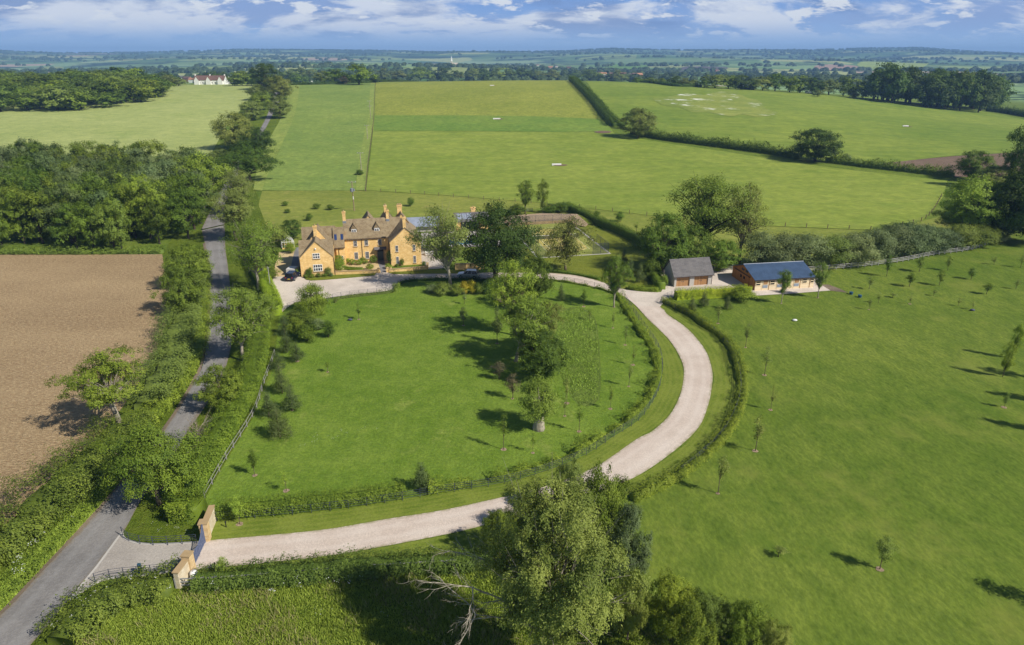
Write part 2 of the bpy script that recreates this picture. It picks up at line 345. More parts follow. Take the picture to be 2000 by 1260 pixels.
def boards(name,a,b,axis=0,sc=3.3,wv=1):
    t=NT(name); sp=t.n.new('ShaderNodeSeparateXYZ'); t.l.new(t.o,sp.inputs[0])
    if axis==2: x=sp.outputs[2]
    else: x=t.math('ADD',sp.outputs[0],sp.outputs[1])
    f=t.math('FRACT',t.math('MULTIPLY',x,sc)); fl=t.math('FLOOR',t.math('MULTIPLY',x,sc))
    wn=t.n.new('ShaderNodeTexWhiteNoise'); wn.noise_dimensions='1D'; t.l.new(fl,wn.inputs['W'])
    n=t.noise(2,5,.7,sc=(1,1,.3)); col=t.mix(t.math('ADD',t.math('MULTIPLY',wn.outputs[0],.6),t.math('MULTIPLY',n,.4)),a,b)
    e=t.rng(t.math('ABSOLUTE',t.math('SUBTRACT',f,.5)),.44,.5); col=t.mix(t.math('MULTIPLY',e,.6),col,tuple(q*.35 for q in a))
    t.color(col); t.bump(e,-.3,.02); return t.fin(.8,.2)
M['wood_red']=boards('wood_red',(.30,.125,.030),(.44,.20,.055)); M['wood_door']=boards('wood_door',(.30,.15,.06),(.46,.27,.13))
M['wood_pale']=boards('wood_pale',(.74,.58,.37),(.84,.70,.48),axis=2,sc=5); M['timber']=plain('timber',(.30,.22,.14),.85,.15,0,.3,4)
M['sleeper']=boards('sleeper',(.66,.43,.20),(.76,.52,.27)); M['fence_grey']=plain('fence_grey',(.33,.32,.30),.8,.2,0,.2,2); M['post_wood']=plain('post_wood',(.16,.12,.08),.9,.1)
M['black_wood']=plain('black_wood',(.02,.02,.02)); M['white']=plain('white',(.78,.77,.74),.5,.3,0,.03); M['lead']=plain('lead',(.20,.22,.25),.6,.4)
M['iron']=plain('iron',(.06,.07,.10),.5,.4); M['iron_blue']=plain('iron_blue',(.12,.15,.25),.45,.4); M['gutter']=plain('gutter',(.05,.035,.03),.6,.3)
M['green_door']=plain('green_door',(.085,.105,.095),.5,.3,0,.05); M['grey_stable']=plain('grey_stable',(.26,.30,.36)); M['blue_paint']=plain('blue_paint',(.03,.09,.16),.5,.3)
def glass(name,c=(.02,.025,.032),rough=.06):
    t=NT(name); n=t.noise(.6,2); t.color(t.mix(n,c,tuple(x*2.4 for x in c))); return t.fin(rough,.35)
M['glass']=glass('glass',(.012,.014,.018),.5); M['glass_dark']=glass('glass_dark',(.008,.009,.011))
M['rooflight']=glass('rooflight',(.015,.03,.085),.15)
M['solar']=glass('solar',(.16,.18,.22),.4)
M['car_navy']=plain('car_navy',(.012,.022,.055),.25,.6,.3,.05); M['car_silver']=plain('car_silver',(.55,.56,.57),.3,.5,.4,.03); M['tyre']=plain('tyre',(.02,.02,.02),.85,.2); M['rim']=plain('rim',(.45,.45,.46),.35,.5,.8)
M['lamp_red']=plain('lamp_red',(.35,.02,.015),.3,.5); M['plate_yellow']=plain('plate_yellow',(.80,.55,.03),.5,.3); M['plastic_grey']=plain('plastic_grey',(.62,.60,.57),.6,.3)
M['pool']=None
t=NT('pool_water'); n=t.noise(1.6,3,.5,sc=(1,1.6,1)); t.color(t.mix(n,(.015,.17,.27),(.03,.26,.36))); t.bump(n,.25,.05); M['pool']=t.fin(.08,.6)
M['court']=grass('court',(.235,.265,.062),(.290,.305,.075),(.42,.37,.11),big=.09,mid=.25,fine=6,amt=.6,bump=.05)
M['court_worn']=grass('court_worn',(.450,.385,.115),(.540,.450,.150),(.38,.36,.10),big=.09,mid=.25,fine=6,amt=.5,bump=.05)
M['court_line']=plain('court_line',(.72,.70,.42)); M['bank_soil']=soil('bank_soil',(.36,.25,.16),(.45,.33,.22),(.50,.38,.25))
def net(name,c,sc,dens):
    t=NT(name); t.color(c); t.p.inputs['Roughness'].default_value=.8
    sp=t.n.new('ShaderNodeSeparateXYZ'); t.l.new(t.o,sp.inputs[0]); x=t.math('ADD',sp.outputs[0],sp.outputs[1])
    fx=t.math('ABSOLUTE',t.math('SUBTRACT',t.math('FRACT',t.math('MULTIPLY',x,sc)),.5)); fz=t.math('ABSOLUTE',t.math('SUBTRACT',t.math('FRACT',t.math('MULTIPLY',sp.outputs[2],sc)),.5))
    k=t.math('LESS_THAN',t.math('MINIMUM',fx,fz),dens); t.l.new(k,t.p.inputs['Alpha']); return t.m
M['mesh_net']=net('mesh_net',(.05,.07,.06),14,.09); M['net_cord']=net('net_cord',(.05,.05,.05),12,.16)
M['render_white']=plain('render_white',(.80,.79,.75),.8,.2,0,.04); M['roof_red']=tiles('roof_red',(.15,.085,.07),(.20,.12,.095),(.22,.14,.11)); M['roof_orange']=plain('roof_orange',(.42,.20,.11)); M['house_buff']=plain('house_buff',(.58,.50,.38))
# ---------------------------------------------------------------- land
def add_mesh(name,me,parent=None): return link(bpy.data.objects.new(name,me),parent)
def build_ground():
    ys=np.concatenate([np.arange(-160,236,12),np.arange(236,1500,8),1500*np.power(9300/1500.,np.linspace(0,1,150))])
    us=np.linspace(-1,1,381); U,Y=np.meshgrid(us,ys); X=U*(260+1.0*np.maximum(Y,0)); Z=hts(X,Y)
    V=np.stack([X,Y,Z],-1).reshape(-1,3); n=len(us); r=len(ys)
    i=np.arange(r-1)[:,None]*n+np.arange(n-1)[None,:]; Fq=np.stack([i,i+1,i+n+1,i+n],-1).reshape(-1,4)
    t=NT('ground'); g=t.n.new('ShaderNodeSeparateXYZ'); t.l.new(t.o,g.inputs[0])
    # lawn close by
    a=t.rng(t.noise(.022,5,.6),.35,.65); b=t.rng(t.noise(.16,6,.7,sc=(1,.5,1),rot=.95),.36,.64); c=t.noise(2.4,5,.75,sc=(1,.5,1),rot=.95)
    near=t.mix(t.math('ADD',t.math('MULTIPLY',a,.55),t.math('MULTIPLY',b,.45)),(.096,.154,.018),(.160,.212,.034)); near=t.mix(.62,near,t.mix(t.rng(c,.3,.7),(.55,.58,.5),(1.42,1.36,1.3)),'MULTIPLY'); near=t.mix(.45,near,t.mix(t.rng(t.noise(.55,6,.75,sc=(1,.4,1),rot=.95,off=(5,5,0)),.36,.64),(.62,.70,.6),(1.35,1.25,1.2)),'MULTIPLY'); near=t.mix(t.math('MULTIPLY',t.rng(t.noise(.07,6,.7,off=(9,2,0)),.52,.70),.55),near,(.215,.240,.045)); near=t.mix(t.math('MULTIPLY',t.rng(t.noise(.05,6,.7,off=(1,8,0)),.55,.70),.5),near,(.070,.135,.012))
    # far patchwork of fields with hedges
    m=t.n.new('ShaderNodeMapping'); m.inputs['Scale'].default_value=(.0030,.0022,1); m.inputs['Rotation'].default_value=(0,0,.25)
    sep=t.n.new('ShaderNodeSeparateXYZ'); t.l.new(t.o,sep.inputs[0]); cb=t.n.new('ShaderNodeCombineXYZ'); t.l.new(sep.outputs[0],cb.inputs[0]); t.l.new(sep.outputs[1],cb.inputs[1])
    t.l.new(cb.outputs[0],m.inputs[0])
    v=t.n.new('ShaderNodeTexVoronoi'); v.feature='F1'; v.distance='CHEBYCHEV'; v.voronoi_dimensions='2D'; v.inputs['Scale'].default_value=1; v.inputs['Randomness'].default_value=.8; t.l.new(m.outputs[0],v.inputs[0])
    rp=t.n.new('ShaderNodeValToRGB'); rp.color_ramp.interpolation='CONSTANT'; e=rp.color_ramp.elements; e[0].position=0; e[0].color=(.14,.24,.08,1); e[1].position=.16; e[1].color=(.26,.34,.11,1)
    for p,cc in ((.30,(.09,.17,.05)),(.42,(.22,.33,.13)),(.55,(.36,.40,.15)),(.66,(.12,.20,.06)),(.78,(.26,.36,.16)),(.88,(.42,.32,.22)),(.93,(.18,.27,.09))):
        q=e.new(p); q.color=(*cc,1)
    s2=t.n.new('ShaderNodeSeparateColor'); t.l.new(v.outputs['Color'],s2.inputs[0]); t.l.new(s2.outputs[0],rp.inputs[0])
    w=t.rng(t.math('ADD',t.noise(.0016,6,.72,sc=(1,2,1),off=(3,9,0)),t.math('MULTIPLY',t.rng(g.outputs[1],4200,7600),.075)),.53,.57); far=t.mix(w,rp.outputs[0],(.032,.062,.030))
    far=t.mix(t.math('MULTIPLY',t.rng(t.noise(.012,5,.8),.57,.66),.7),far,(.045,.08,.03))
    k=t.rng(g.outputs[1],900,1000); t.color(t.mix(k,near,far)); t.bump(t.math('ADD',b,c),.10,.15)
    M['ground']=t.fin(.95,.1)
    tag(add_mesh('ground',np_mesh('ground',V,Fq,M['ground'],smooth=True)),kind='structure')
build_ground()
def gp(pts): return [G(*p)[:2] for p in pts]
def crom(pts,n=6,closed=False):
    P=[np.array(p,float) for p in pts]; out=[]; m=len(P)
    for i in range(m if closed else m-1):
        p0=P[(i-1)%m] if (closed or i>0) else 2*P[0]-P[1]; p1=P[i]; p2=P[(i+1)%m]; p3=P[(i+2)%m] if (closed or i+2<m) else 2*P[-1]-P[-2]
        for k in range(n):
            t=k/n; out.append(.5*((2*p1)+(-p0+p2)*t+(2*p0-5*p1+4*p2-p3)*t*t+(-p0+3*p1-3*p2+p3)*t**3))
    if not closed: out.append(P[-1])
    return out
def sheet(name,pts,mat,off,px=True,smooth=0,step=0,parent=None,kind='structure',thick=0):
    """a surface laid on the land; pts are corners, closed"""
    P=gp(pts) if px else pts
    if smooth: P=crom(P,smooth,True)
    bm=bmesh.new(); vs=[bm.verts.new((p[0],p[1],0)) for p in P]; f=bm.faces.new(vs); bm.normal_update()
    if f.normal.z<0: f.normal_flip()
    bmesh.ops.triangulate(bm,faces=[f],ngon_method='EAR_CLIP')
    if step:
        for ax in (0,1):
            lo=min(v.co[ax] for v in bm.verts); hi=max(v.co[ax] for v in bm.verts)
            for q in np.arange(math.floor(lo/step)*step+step,hi,step):
                if ax==1 and q<232: continue
                no=[0,0,0]; no[ax]=1; c=[0,0,0]; c[ax]=q
                bmesh.ops.bisect_plane(bm,geom=bm.verts[:]+bm.edges[:]+bm.faces[:],plane_co=c,plane_no=no,dist=1e-4)
    co=np.array([v.co[:] for v in bm.verts]); z=hts(co[:,0],co[:,1])
    for v,zz in zip(bm.verts,z): v.co.z=float(zz)+off
    if thick:
        bd=[e for e in bm.edges if e.is_boundary]; r=bmesh.ops.extrude_edge_only(bm,edges=bd)
        for v in r['geom']:
            if isinstance(v,bmesh.types.BMVert): v.co.z-=thick
    me=bpy.data.meshes.new(name); bm.to_mesh(me); bm.free(); me.materials.append(mat)
    if step:
        for p in me.polygons: p.use_smooth=True
    return tag(add_mesh(name,me,parent),kind=kind if parent is None else None)
def strip(name,Lp,Rp,mat,off,n=6,px=True,parent=None):
    A=crom(gp(Lp) if px else Lp,n); B=crom(gp(Rp) if px else Rp,n); 
    def res(P,m):
        P=np.array(P); d=np.r_[0,np.cumsum(np.hypot(*np.diff(P,axis=0).T))]; s=np.linspace(0,d[-1],m); return np.stack([np.interp(s,d,P[:,0]),np.interp(s,d,P[:,1])],1)
    m=max(len(A),len(B)); 
    A=res(A,m) if len(A)!=len(B) else np.array(A); B=res(B,m) if len(B)!=m else np.array(B)
    K=10; V=[]; ac=[]
    for i in range(m):
        for k in range(K+1):
            p=A[i]*(1-k/K)+B[i]*(k/K); V.append((p[0],p[1],float(hts(p[0],p[1]))+off)); ac.append(k/K)
    Fq=[(i*(K+1)+k,i*(K+1)+k+1,(i+1)*(K+1)+k+1,(i+1)*(K+1)+k) for i in range(m-1) for k in range(K)]
    me=np_mesh(name,V,Fq,mat); q=me.attributes.new('across','FLOAT','POINT'); q.data.foreach_set('value',np.array(ac,np.float32))
    return tag(add_mesh(name,me,parent),kind='structure' if parent is None else None)
def ribbon(path,w): # offsets a world path to both sides
    P=np.array(path,float); T=np.gradient(P,axis=0); T/=np.linalg.norm(T,axis=1)[:,None]; Nn=np.stack([-T[:,1],T[:,0]],1)
    return P+Nn*w/2,P-Nn*w/2
# fields on the rising ground
sheet('field_left',[(-500,166),(0,166),(505,165),(500,180),(470,215),(440,250),(418,290),(398,330),(390,352),(150,356),(-500,356)],M['field_left'],.12,step=9)
sheet('field_upper',[(585,163),(733,161),(729,215),(712,330),(700,373),(560,373),(508,372),(520,335),(545,280),(562,230),(575,190)],M['field_cool'],.12,step=9)
strip('field_margin',[(568,166),(560,195),(548,232),(532,262),(512,305),(500,340),(495,372)],[(588,163),(582,195),(572,235),(556,270),(538,310),(520,350),(512,374)],M['field_edge'],.22)
strip('fence_margin',[(724,163),(721,215),(712,260),(702,310),(694,372)],[(734,161),(731,215),(726,260),(718,320),(713,373)],M['field_edge'],.20)
MAINF=[(734,161),(900,158),(1110,156),(1122,165),(1142,184),(1165,210),(1185,238),(1200,262),(1300,280),(1420,297),(1560,320),(1700,337),(1850,353),(1842,385),(1822,410),(1800,432),(1700,450),(1500,442),(1300,424),(1250,419),(1050,396),(870,382),(715,372),(728,262)]
sheet('field_middle',MAINF,M['field_main'],.12,step=9)
sheet('field_middle_top',[(735,161),(900,158),(1110,156),(1122,166),(1140,186),(1155,205),(1166,225),(1168,233),(1050,228),(900,226),(733,226)],M['field_gold'],.24,step=9)
sheet('field_middle_band',[(732,226),(900,226),(1050,228),(1168,233),(1186,243),(1196,257),(1100,259),(900,257),(730,256)],M['field_strip'],.24,step=9)
sheet('field_right',[(1118,157),(1250,160),(1380,170),(1560,180),(1690,190),(1850,206),(1930,220),(2200,262),(2200,300),(2000,297),(1860,305),(1740,318),(1640,318),(1560,303),(1430,285),(1320,270),(1240,258),(1212,246),(1190,215),(1160,185)],M['field_right'],.12,step=9)
sheet('ploughed_patch',[(1725,320),(1860,306),(2000,298),(2200,300),(2200,352),(1990,348),(1850,346),(1750,330)],M['soil_far'],.2,step=9)
sheet('flower_patch',[(1275,193),(1305,190),(1340,183),(1375,186),(1405,179),(1435,181),(1460,192),(1482,197),(1496,212),(1520,222),(1480,229),(1450,224),(1425,228),(1385,220),(1350,219),(1325,209),(1295,206)],None or grass('flower_patch',(.170,.235,.040),(.300,.330,.075),(.95,.95,.90),big=.03,mid=.085,fine=.5,streak=(.45,2.6,1),amt=1.,bump=.3),.26,step=9,smooth=3)
sheet('rough_paddock',[(512,373),(715,372),(870,382),(1050,396),(1250,419),(1300,424),(1500,442),(1700,450),(1800,432),(1850,420),(1960,455),(1940,470),(1615,530),(1270,560),(1240,505),(1170,440),(1110,404),(1000,410),(850,440),(700,480),(560,480),(520,440),(505,400)],M['field_back'],.02,step=9)
sheet('brown_field',[(-900,497),(0,497),(317,497),(322,530),(335,580),(333,606),(317,654),(297,708),(240,795),(178,869),(124,905),(44,998),(0,1031),(-120,1110),(-420,1290),(-1500,1290)],M['soil'],.03)
sheet('lane_verge',[(317,497),(398,360),(480,352),(500,372),(520,430),(545,500),(540,560),(548,625),(530,720),(480,850),(425,960),(395,1020),(392,1058),(262,1062),(170,1148),(60,1262),(-100,1420),(-420,1420),(-420,1290),(-120,1110),(0,1031),(44,998),(124,905),(178,869),(240,795),(297,708),(317,654),(333,606),(335,580),(322,530)],M['verge_lane'],.012,step=0)
sheet('lane_verge_far',[(398,362),(420,300),(470,220),(500,178),(520,163),(572,163),(560,200),(545,240),(520,285),(495,330),(478,365)],M['verge_lane'],.2,step=9)
LL=[(-160,1330),(0,1204),(80,1120),(146,1050),(203,987),(240,940),(285,890),(328,831),(349,800),(383,740),(397,711),(403,677),(409,623),(410,568),(408,520),(400,475),(394,450),(408,420),(421,395),(432,370),(455,330),(484,286),(511,248),(526,215),(535,183),(552,162)]
LR=[(0,1325),(60,1260),(105,1208),(190,1105),(240,1041),(270,987),(300,940),(345,880),(372,835),(400,795),(430,745),(443,711),(454,663),(455,620),(452,585),(449,554),(445,520),(440,480),(439,440),(440,410),(447,385),(455,366),(474,330),(497,289),(521,248),(537,215),(549,183),(565,162)]
LLn,LRn=gp(LL),gp(LR)
strip('lane',LLn[:17],LRn[:19],M['lane'],.045,px=False)
strip('lane_far',[LLn[16],*LLn[17:]],[LRn[18],*LRn[19:]],M['lane'],.32,px=False)
dl,_=ribbon(crom(LLn[:16],4),-.0); d2,_=ribbon(crom(LLn[:16],4),.9)
strip('road_edge_dirt',[tuple(p) for p in d2],[tuple(p) for p in dl+(dl-d2)*.12],M['dirt'],.034,n=1,px=False)
APR=[(190,1105),(240,1041),(243,1052),(262,1060),(300,1063),(390,1058),(402,1060),(377,1111),(349,1114),(276,1122),(222,1127),(190,1136),(160,1155),(136,1171)]
sheet('gateway_apron',APR,M['apron'],.052)
# drive
DI=[(390,1058),(400,1057),(623,1036.5),(749,1015.5),(860,998),(958,977),(1055,954),(1160,914),(1244,858),(1271,845),(1300,820),(1317,797),(1331,763),(1335.7,725),(1328,698),(1305.7,663),(1265,623),(1240,596),(1215,578),(1172,564),(1118,552),(1062,544.5),(1000,542),(943,545),(879,544),(800,547),(775,553)]
DO=[(377,1112),(400,1111.6),(623,1089),(749,1068),(878,1043),(937,1029),(1020,1006),(1104,978),(1220,942),(1296,897),(1360,841),(1382,795),(1391,750),(1390,720),(1376,682),(1342,642),(1304,615),(1289,600),(1224,567),(1190,558),(1172,550),(1118,537.5),(1056,533),(1000,533),(943,533),(898,533),(849,534),(800,536),(775,537)]
strip('drive',DI,DO,M['drive'],.060)
sheet('forecourt',[(535,541),(562,540.5),(590.8,541.5),(597,547),(607,549),(640,547),(665,545),(698,542),(731,539),(736,533),(757,532),(768,536.5),(800,536),(800,547),(785,549),(772,556),(772,567),(740,571),(700,575),(655,580),(620,586),(576,591),(560,602),(543,617),(548,606),(553,600),(541,577),(529,554)],M['gravel'],.064)
sheet('stable_yard',[(1215,566),(1224,567),(1268,571),(1291,571),(1297,560),(1283,552),(1286,530),(1300,524),(1395,524),(1440,528),(1610,545),(1602,556),(1622,568),(1557,573),(1477,578),(1466,574),(1462,570),(1318,580),(1300,586),(1289,600),(1250,598)],M['gravel'],.068)
sheet('bare_soil_strip',[(1602,556),(1622,568),(1656,572),(1640,564),(1618,556)],M['dirt'],.030)
sheet('side_yard',[(545,493),(577,490),(581,500),(579,541),(533,541),(537,520)],M['buff_gravel'],.056)
sheet('tarmac_strip',[(577,484),(592,484),(592,500),(583,526),(567,526)],M['tarmac_dark'],.070)
strip('north_verge',[(405,1056),(623,1035.5),(749,1014),(860,996.6),(958,975.6),(1055,953),(1160,912.5),(1244,856.5),(1299,818.5),(1330,763),(1334.7,725),(1304.7,663),(1264,623),(1238,596),(1213,576)],
  [(424,1015),(554,1004),(686,990),(791,974),(860,962),(1007,938),(1132,894),(1202,850),(1244,823),(1271,790),(1288,754),(1292,711),(1260,643),(1236,610),(1213,575)],M['verge_mown'],.022)
strip('south_verge',[(380,1113),(400,1112.8),(623,1090),(749,1069),(878,1044.5),(937,1030.5),(1104,975),(1220,943),(1297,898.5),(1361,842),(1393,750),(1391,720),(1377,681),(1342,640),(1305,613),(1290,599)],
  [(372,1146),(400,1146),(540,1137),(693,1123),(800,1117),(900,1113),(1050,1060),(1180,985),(1290,953),(1374,888),(1414,845),(1438,797),(1445,757),(1436,711),(1404,660),(1344,618),(1292,594)],M['verge_mown'],.022)
sheet('lawn',[(424,1015),(554,1004),(686,990),(791,974),(860,962),(1007,938),(1132,894),(1202,850),(1244,823),(1271,790),(1288,754),(1292,711),(1260,643),(1236,610),(1213,576),(1170,565),(1118,554),(1062,546),(1000,544),(943,547),(879,546),(800,549),(775,556),(773,568),(740,573),(655,582),(576,593),(560,604),(545,620),(538,690),(528,735),(497,812),(443,898),(400,975)],M['lawn'],.016)
sheet('rough_grass_bed',[(1090,608),(1132,600),(1160,618),(1168,650),(1172,700),(1170,780),(1130,790),(1100,745),(1085,690),(1088,640)],grass('rough_grass_bed',(.16,.25,.035),(.26,.35,.07),(.30,.35,.10),big=.1,mid=.9,fine=5,bump=1.),.024,smooth=3)
sheet('rough_meadow',[(60,1262),(170,1150),(345,1150),(540,1139),(693,1125),(900,1115),(1060,1065),(1200,1110),(1300,1180),(1500,1262),(1560,1420),(-100,1420)],M['meadow'],.014)
sheet('court_lawn',[(1051,533),(1118,537),(1172,549),(1224,566),(1290,560),(1262,500),(1232,470),(1170,447),(1110,412),(1000,410),(960,440),(950,500),(1000,533)],M['verge'],.028)
sheet('front_lawn',[(592,541),(598,546.6),(607,548.5),(640,546.5),(665,544.5),(698,541.5),(731,538.5),(735,534),(700,536),(655,538.5),(625,541)],M['verge'],.090,thick=.06)
sheet('front_lawn_east',[(758,533.5),(769,536),(900,535),(900,529),(836,528),(762,532)],M['verge'],.080)
sheet('side_lawn',[(504,521),(535,541.5),(529,554.5),(541,577.5),(553,600.5),(548,606),(543,619),(528,575)],M['verge'],.074)
# far fields laid on the valley floor
def farfield(name,pts,c,off=.5):
    sheet(name,pts,grass(name,tuple(x*.85 for x in c),tuple(x*1.12 for x in c),big=.006,mid=.02,fine=.1,bump=.1),off,step=60,smooth=3)
farfield('distant_field',[(1682,121),(1760,119.5),(1815,124),(1805,131),(1760,134),(1690,134)],(.30,.38,.08))
farfield('distant_field',[(1592,129),(1625,126),(1672,129),(1684,136),(1640,138),(1600,136)],(.40,.27,.20),.6)
farfield('distant_field',[(1215,141),(1330,138.5),(1500,143),(1480,156),(1360,158),(1225,150)],(.13,.22,.07))
farfield('distant_field',[(150,137),(200,129),(300,127),(400,134),(370,142),(240,144)],(.16,.25,.08))
farfield('distant_field',[(70,134),(100,130),(125,132),(110,137)],(.28,.33,.08))
farfield('distant_field',[(1000,134),(1060,127),(1130,128),(1150,140),(1080,143),(1020,142)],(.15,.24,.09),.7)
farfield('distant_field',[(760,141),(850,131),(960,126),(1000,132),(930,145),(820,150)],(.27,.32,.10),.6)
farfield('distant_field',[(1200,125),(1262,128),(1250,137),(1190,136)],(.14,.26,.05),.8)
farfield('distant_field',[(1346,130),(1420,132),(1400,138),(1330,137)],(.12,.10,.10),.8)
# ---------------------------------------------------------------- plants
def prof(shape,t):
    if shape=='round': return math.sqrt(max(0,1-(2*t-1)**2))
    if shape=='spread': return max(.1,math.sin(math.pi*min(1,(t*.82+.20))))**.7
    if shape=='vase': return max(.12,math.sin(math.pi*min(1,.08+t*.80)))**.9 if t>.45 else .35+t*1.25
    if shape=='cone': return max(.06,(1-t)**.85*.98)
    if shape=='column': return max(.15,math.sin(math.pi*(t*.86+.08)))**.6
    if shape=='dome': return math.sqrt(max(0,1-t*t))
    return 1
def leaves(rg,C,out,n,leaf,spread,droop=0,wid=.5):
    """C (k,3) twig centres, out (k,3) outward directions -> n rhombic leaves"""
    idx=rg.randint(0,len(C),n); P=C[idx]+rg.normal(0,1,(n,3))*spread
    Nn=out[idx]*1.15+np.array([0,0,.5])+rg.normal(0,.42,(n,3)); Nn/=np.linalg.norm(Nn,axis=1)[:,None]
    T=np.cross(Nn,rg.normal(0,1,(n,3))+np.array([0,0,-droop])*3*0); 
    if droop: T=T/np.linalg.norm(T,axis=1)[:,None]*(1-droop)+np.array([0,0,-1.])*droop
    T/=np.linalg.norm(T,axis=1)[:,None]+1e-9; B=np.cross(Nn,T); B/=np.linalg.norm(B,axis=1)[:,None]+1e-9
    L=(leaf*rg.uniform(.55,1.25,n))[:,None]; V=np.stack([P-T*L*.5,P+B*L*wid*.5,P+T*L*.5,P-B*L*wid*.5],1).reshape(-1,3)
    return V,idx
def gen_tree(name,seed,H,R,th,ncl,crad,nl,leaf,shape='round',flat=.8,droop=0,lump=.22,pct=91,trunk_r=None,lean=0,twigs=14,branches=1.,shell=.5,wid=.5,spread=.2,bare=0,multi=0,vjit=1.):
    rg=rs(seed); ph=rg.uniform(0,6.28,3); cl=[]; tries=0
    pm=[prof(shape,t) for t in np.linspace(0,1,40)]; mx=max(pm)
    while len(cl)<ncl and tries<20000:
        tries+=1; t=rg.uniform(0,1); pr=prof(shape,t)/mx
        if rg.uniform()>pr**1.2+.08: continue
        a=rg.uniform(0,2*math.pi); lm=1+lump*(math.sin(2*a+ph[0]+2*t)*.5+math.sin(3*a+ph[1]-3*t)*.5+.5*math.sin(5*a+ph[2]))
        f=math.sqrt(rg.uniform(shell**2,1)) if rg.uniform()<.8 else rg.uniform(0,shell)
        r=max(0,(R*pr*lm-crad*.7))*f
        z=th+crad*.5+t*(H-th-crad*1.25)
        p=np.array([r*math.cos(a)+lean*z,r*math.sin(a),z])
        if cl and min(np.linalg.norm(p-q) for q in cl)<crad*.55: 
            if rg.uniform()<.8: continue
        cl.append(p)
    cl=np.array(cl); k=len(cl); cr=crad*rg.uniform(.7,1.25,k)
    # twigs around each clump
    D=rg.normal(0,1,(k*twigs,3)); D/=np.linalg.norm(D,axis=1)[:,None]; D[:,2]=np.where(D[:,2]<-.25,-D[:,2]*.6,D[:,2])
    ci=np.repeat(np.arange(k),twigs); rr=cr[ci]*rg.uniform(.45,1,k*twigs)**.6
    TW=cl[ci]+D*rr[:,None]*np.array([1,1,flat]); 
    ax=np.stack([cl[:,0]-lean*cl[:,2],cl[:,1],(cl[:,2]-(th+H)*.45)*.8],1); ax/=np.linalg.norm(ax,axis=1)[:,None]+1e-6
    out=D*.75+ax[ci]*.45; out/=np.linalg.norm(out,axis=1)[:,None]+1e-6
    V,idx=leaves(rg,TW,out,nl,leaf,crad*spread,droop,wid)
    ct_=rg.uniform(0,1,k); tint=np.clip(.45*ct_[ci[idx]]+.15*rg.uniform(0,1,len(TW))[idx]+.4*rg.uniform(0,1,nl),0,1)
    leafF=np.arange(nl*4).reshape(-1,4)
    # bring the crown to its nominal height and radius
    cxy=lean*0; r98=np.percentile(np.hypot(V[:,0]-lean*V[:,2],V[:,1]),pct); kx=R/max(r98,.1); z99=np.percentile(V[:,2],99.5); kz=H/z99
    Ce=(V.reshape(-1,4,3)).mean(1); V=(V.reshape(-1,4,3)+(Ce*np.array([kx-1,kx-1,kz-1]))[:,None,:]).reshape(-1,3); cl=cl*np.array([kx,kx,kz]); leafV=V
    # trunk and limbs
    m=MB(); tr=trunk_r or max(.05,R*.06); top=th+(H-th)*(.62 if shape!='cone' else .93)
    wob=rg.uniform(-1,1,(4,2))*R*.05
    tp=[(lean*z+wob[i][0]*(i>0),wob[i][1]*(i>0),z) for i,z in enumerate((-.3,th*.6,th+(top-th)*.35,top))]
    if trunk_r!=0: m.tube(tp,[tr*1.25,tr,tr*.7,tr*.2],7)
    if branches>0:
        for p in cl[rg.permutation(k)[:int(k*branches)]]:
            z0=min(top*.95,max(th*.75,th*.8+(p[2]-th)*rg.uniform(.15,.6)));
            s=np.array([lean*z0,0,z0]); d=p-s; mid=s+d*.5+np.array([0,0,abs(d[2])*.12-np.linalg.norm(d)*.05])
            r0=tr*rg.uniform(.25,.45); m.tube([s,s+d*.25+np.array([0,0,.02]),mid,p],[r0,r0*.8,r0*.5,r0*.12],4,False)
            if bare:
                for b in range(bare):
                    q=p+rg.normal(0,1,3)*crad*.9; m.tube([mid,(mid+q)/2+rg.normal(0,.1,3)*crad,q],[r0*.4,r0*.25,r0*.06],3,False)
    return (m.v,m.f),(leafV,leafF,tint)
def mesh_from(name,v,f,mat):
    me=bpy.data.meshes.new(name); me.from_pydata(v,[],f); me.materials.append(mat)
    for p in me.polygons: p.use_smooth=True
    return me
KINDS={}
def kind(key,n,H,R,**kw):
    """prepare n variants of a plant; parts trunk and crown"""
    one=kw.pop('one',False); bk=kw.pop('bark','bark'); core=kw.pop('core',0); lst=[]
    for i in range(n):
        (tv,tf),(lv,lf,ti)=gen_tree(key,kw.get('seed',0)*0+hash_(key)+i*17,H,R,**{k:v for k,v in kw.items() if k!='seed'})
        tm=mesh_from(key+'_trunk',tv,tf,M[bk]) if tv else None
        cm=np_mesh(key+'_crown',lv,lf,M['leaf_mid'],tint=ti)
        lst.append((tm,cm))
    KINDS[key]=(H,R,lst,one)
def hash_(s): 
    h=7
    for c in s: h=(h*31+ord(c))%9973
    return h
NUM=[0]
TREES=[]
def put(key,name,mat,loc,h,r,label=None,cat=None,group=None,rz=None,barkm=None,vi=None,sy=None,tilt=0):
    H,R,lst,one=KINDS[key]; NUM[0]+=1; i=NUM[0]; tm,cm=lst[(i if vi is None else vi)%len(lst)]
    e=empty(name,loc,rz if rz is not None else (i*2.399)%6.283); e.scale=(r/R,(sy or r)/R,h/H)
    if tilt: e.rotation_euler=(Matrix.Rotation(tilt,3,'Y')@Matrix.Rotation(e.rotation_euler[2],3,'Z')).to_euler()
    tag(e,label,cat or 'tree',group)
    if tm is not None:
        o=link(bpy.data.objects.new('trunk',tm),e)
        if barkm: o.material_slots[0].link='OBJECT'; o.material_slots[0].material=M[barkm]
    c=link(bpy.data.objects.new('crown' if name!='shrub' else 'foliage',cm),e); c.material_slots[0].link='OBJECT'; c.material_slots[0].material=M[mat]
    return e
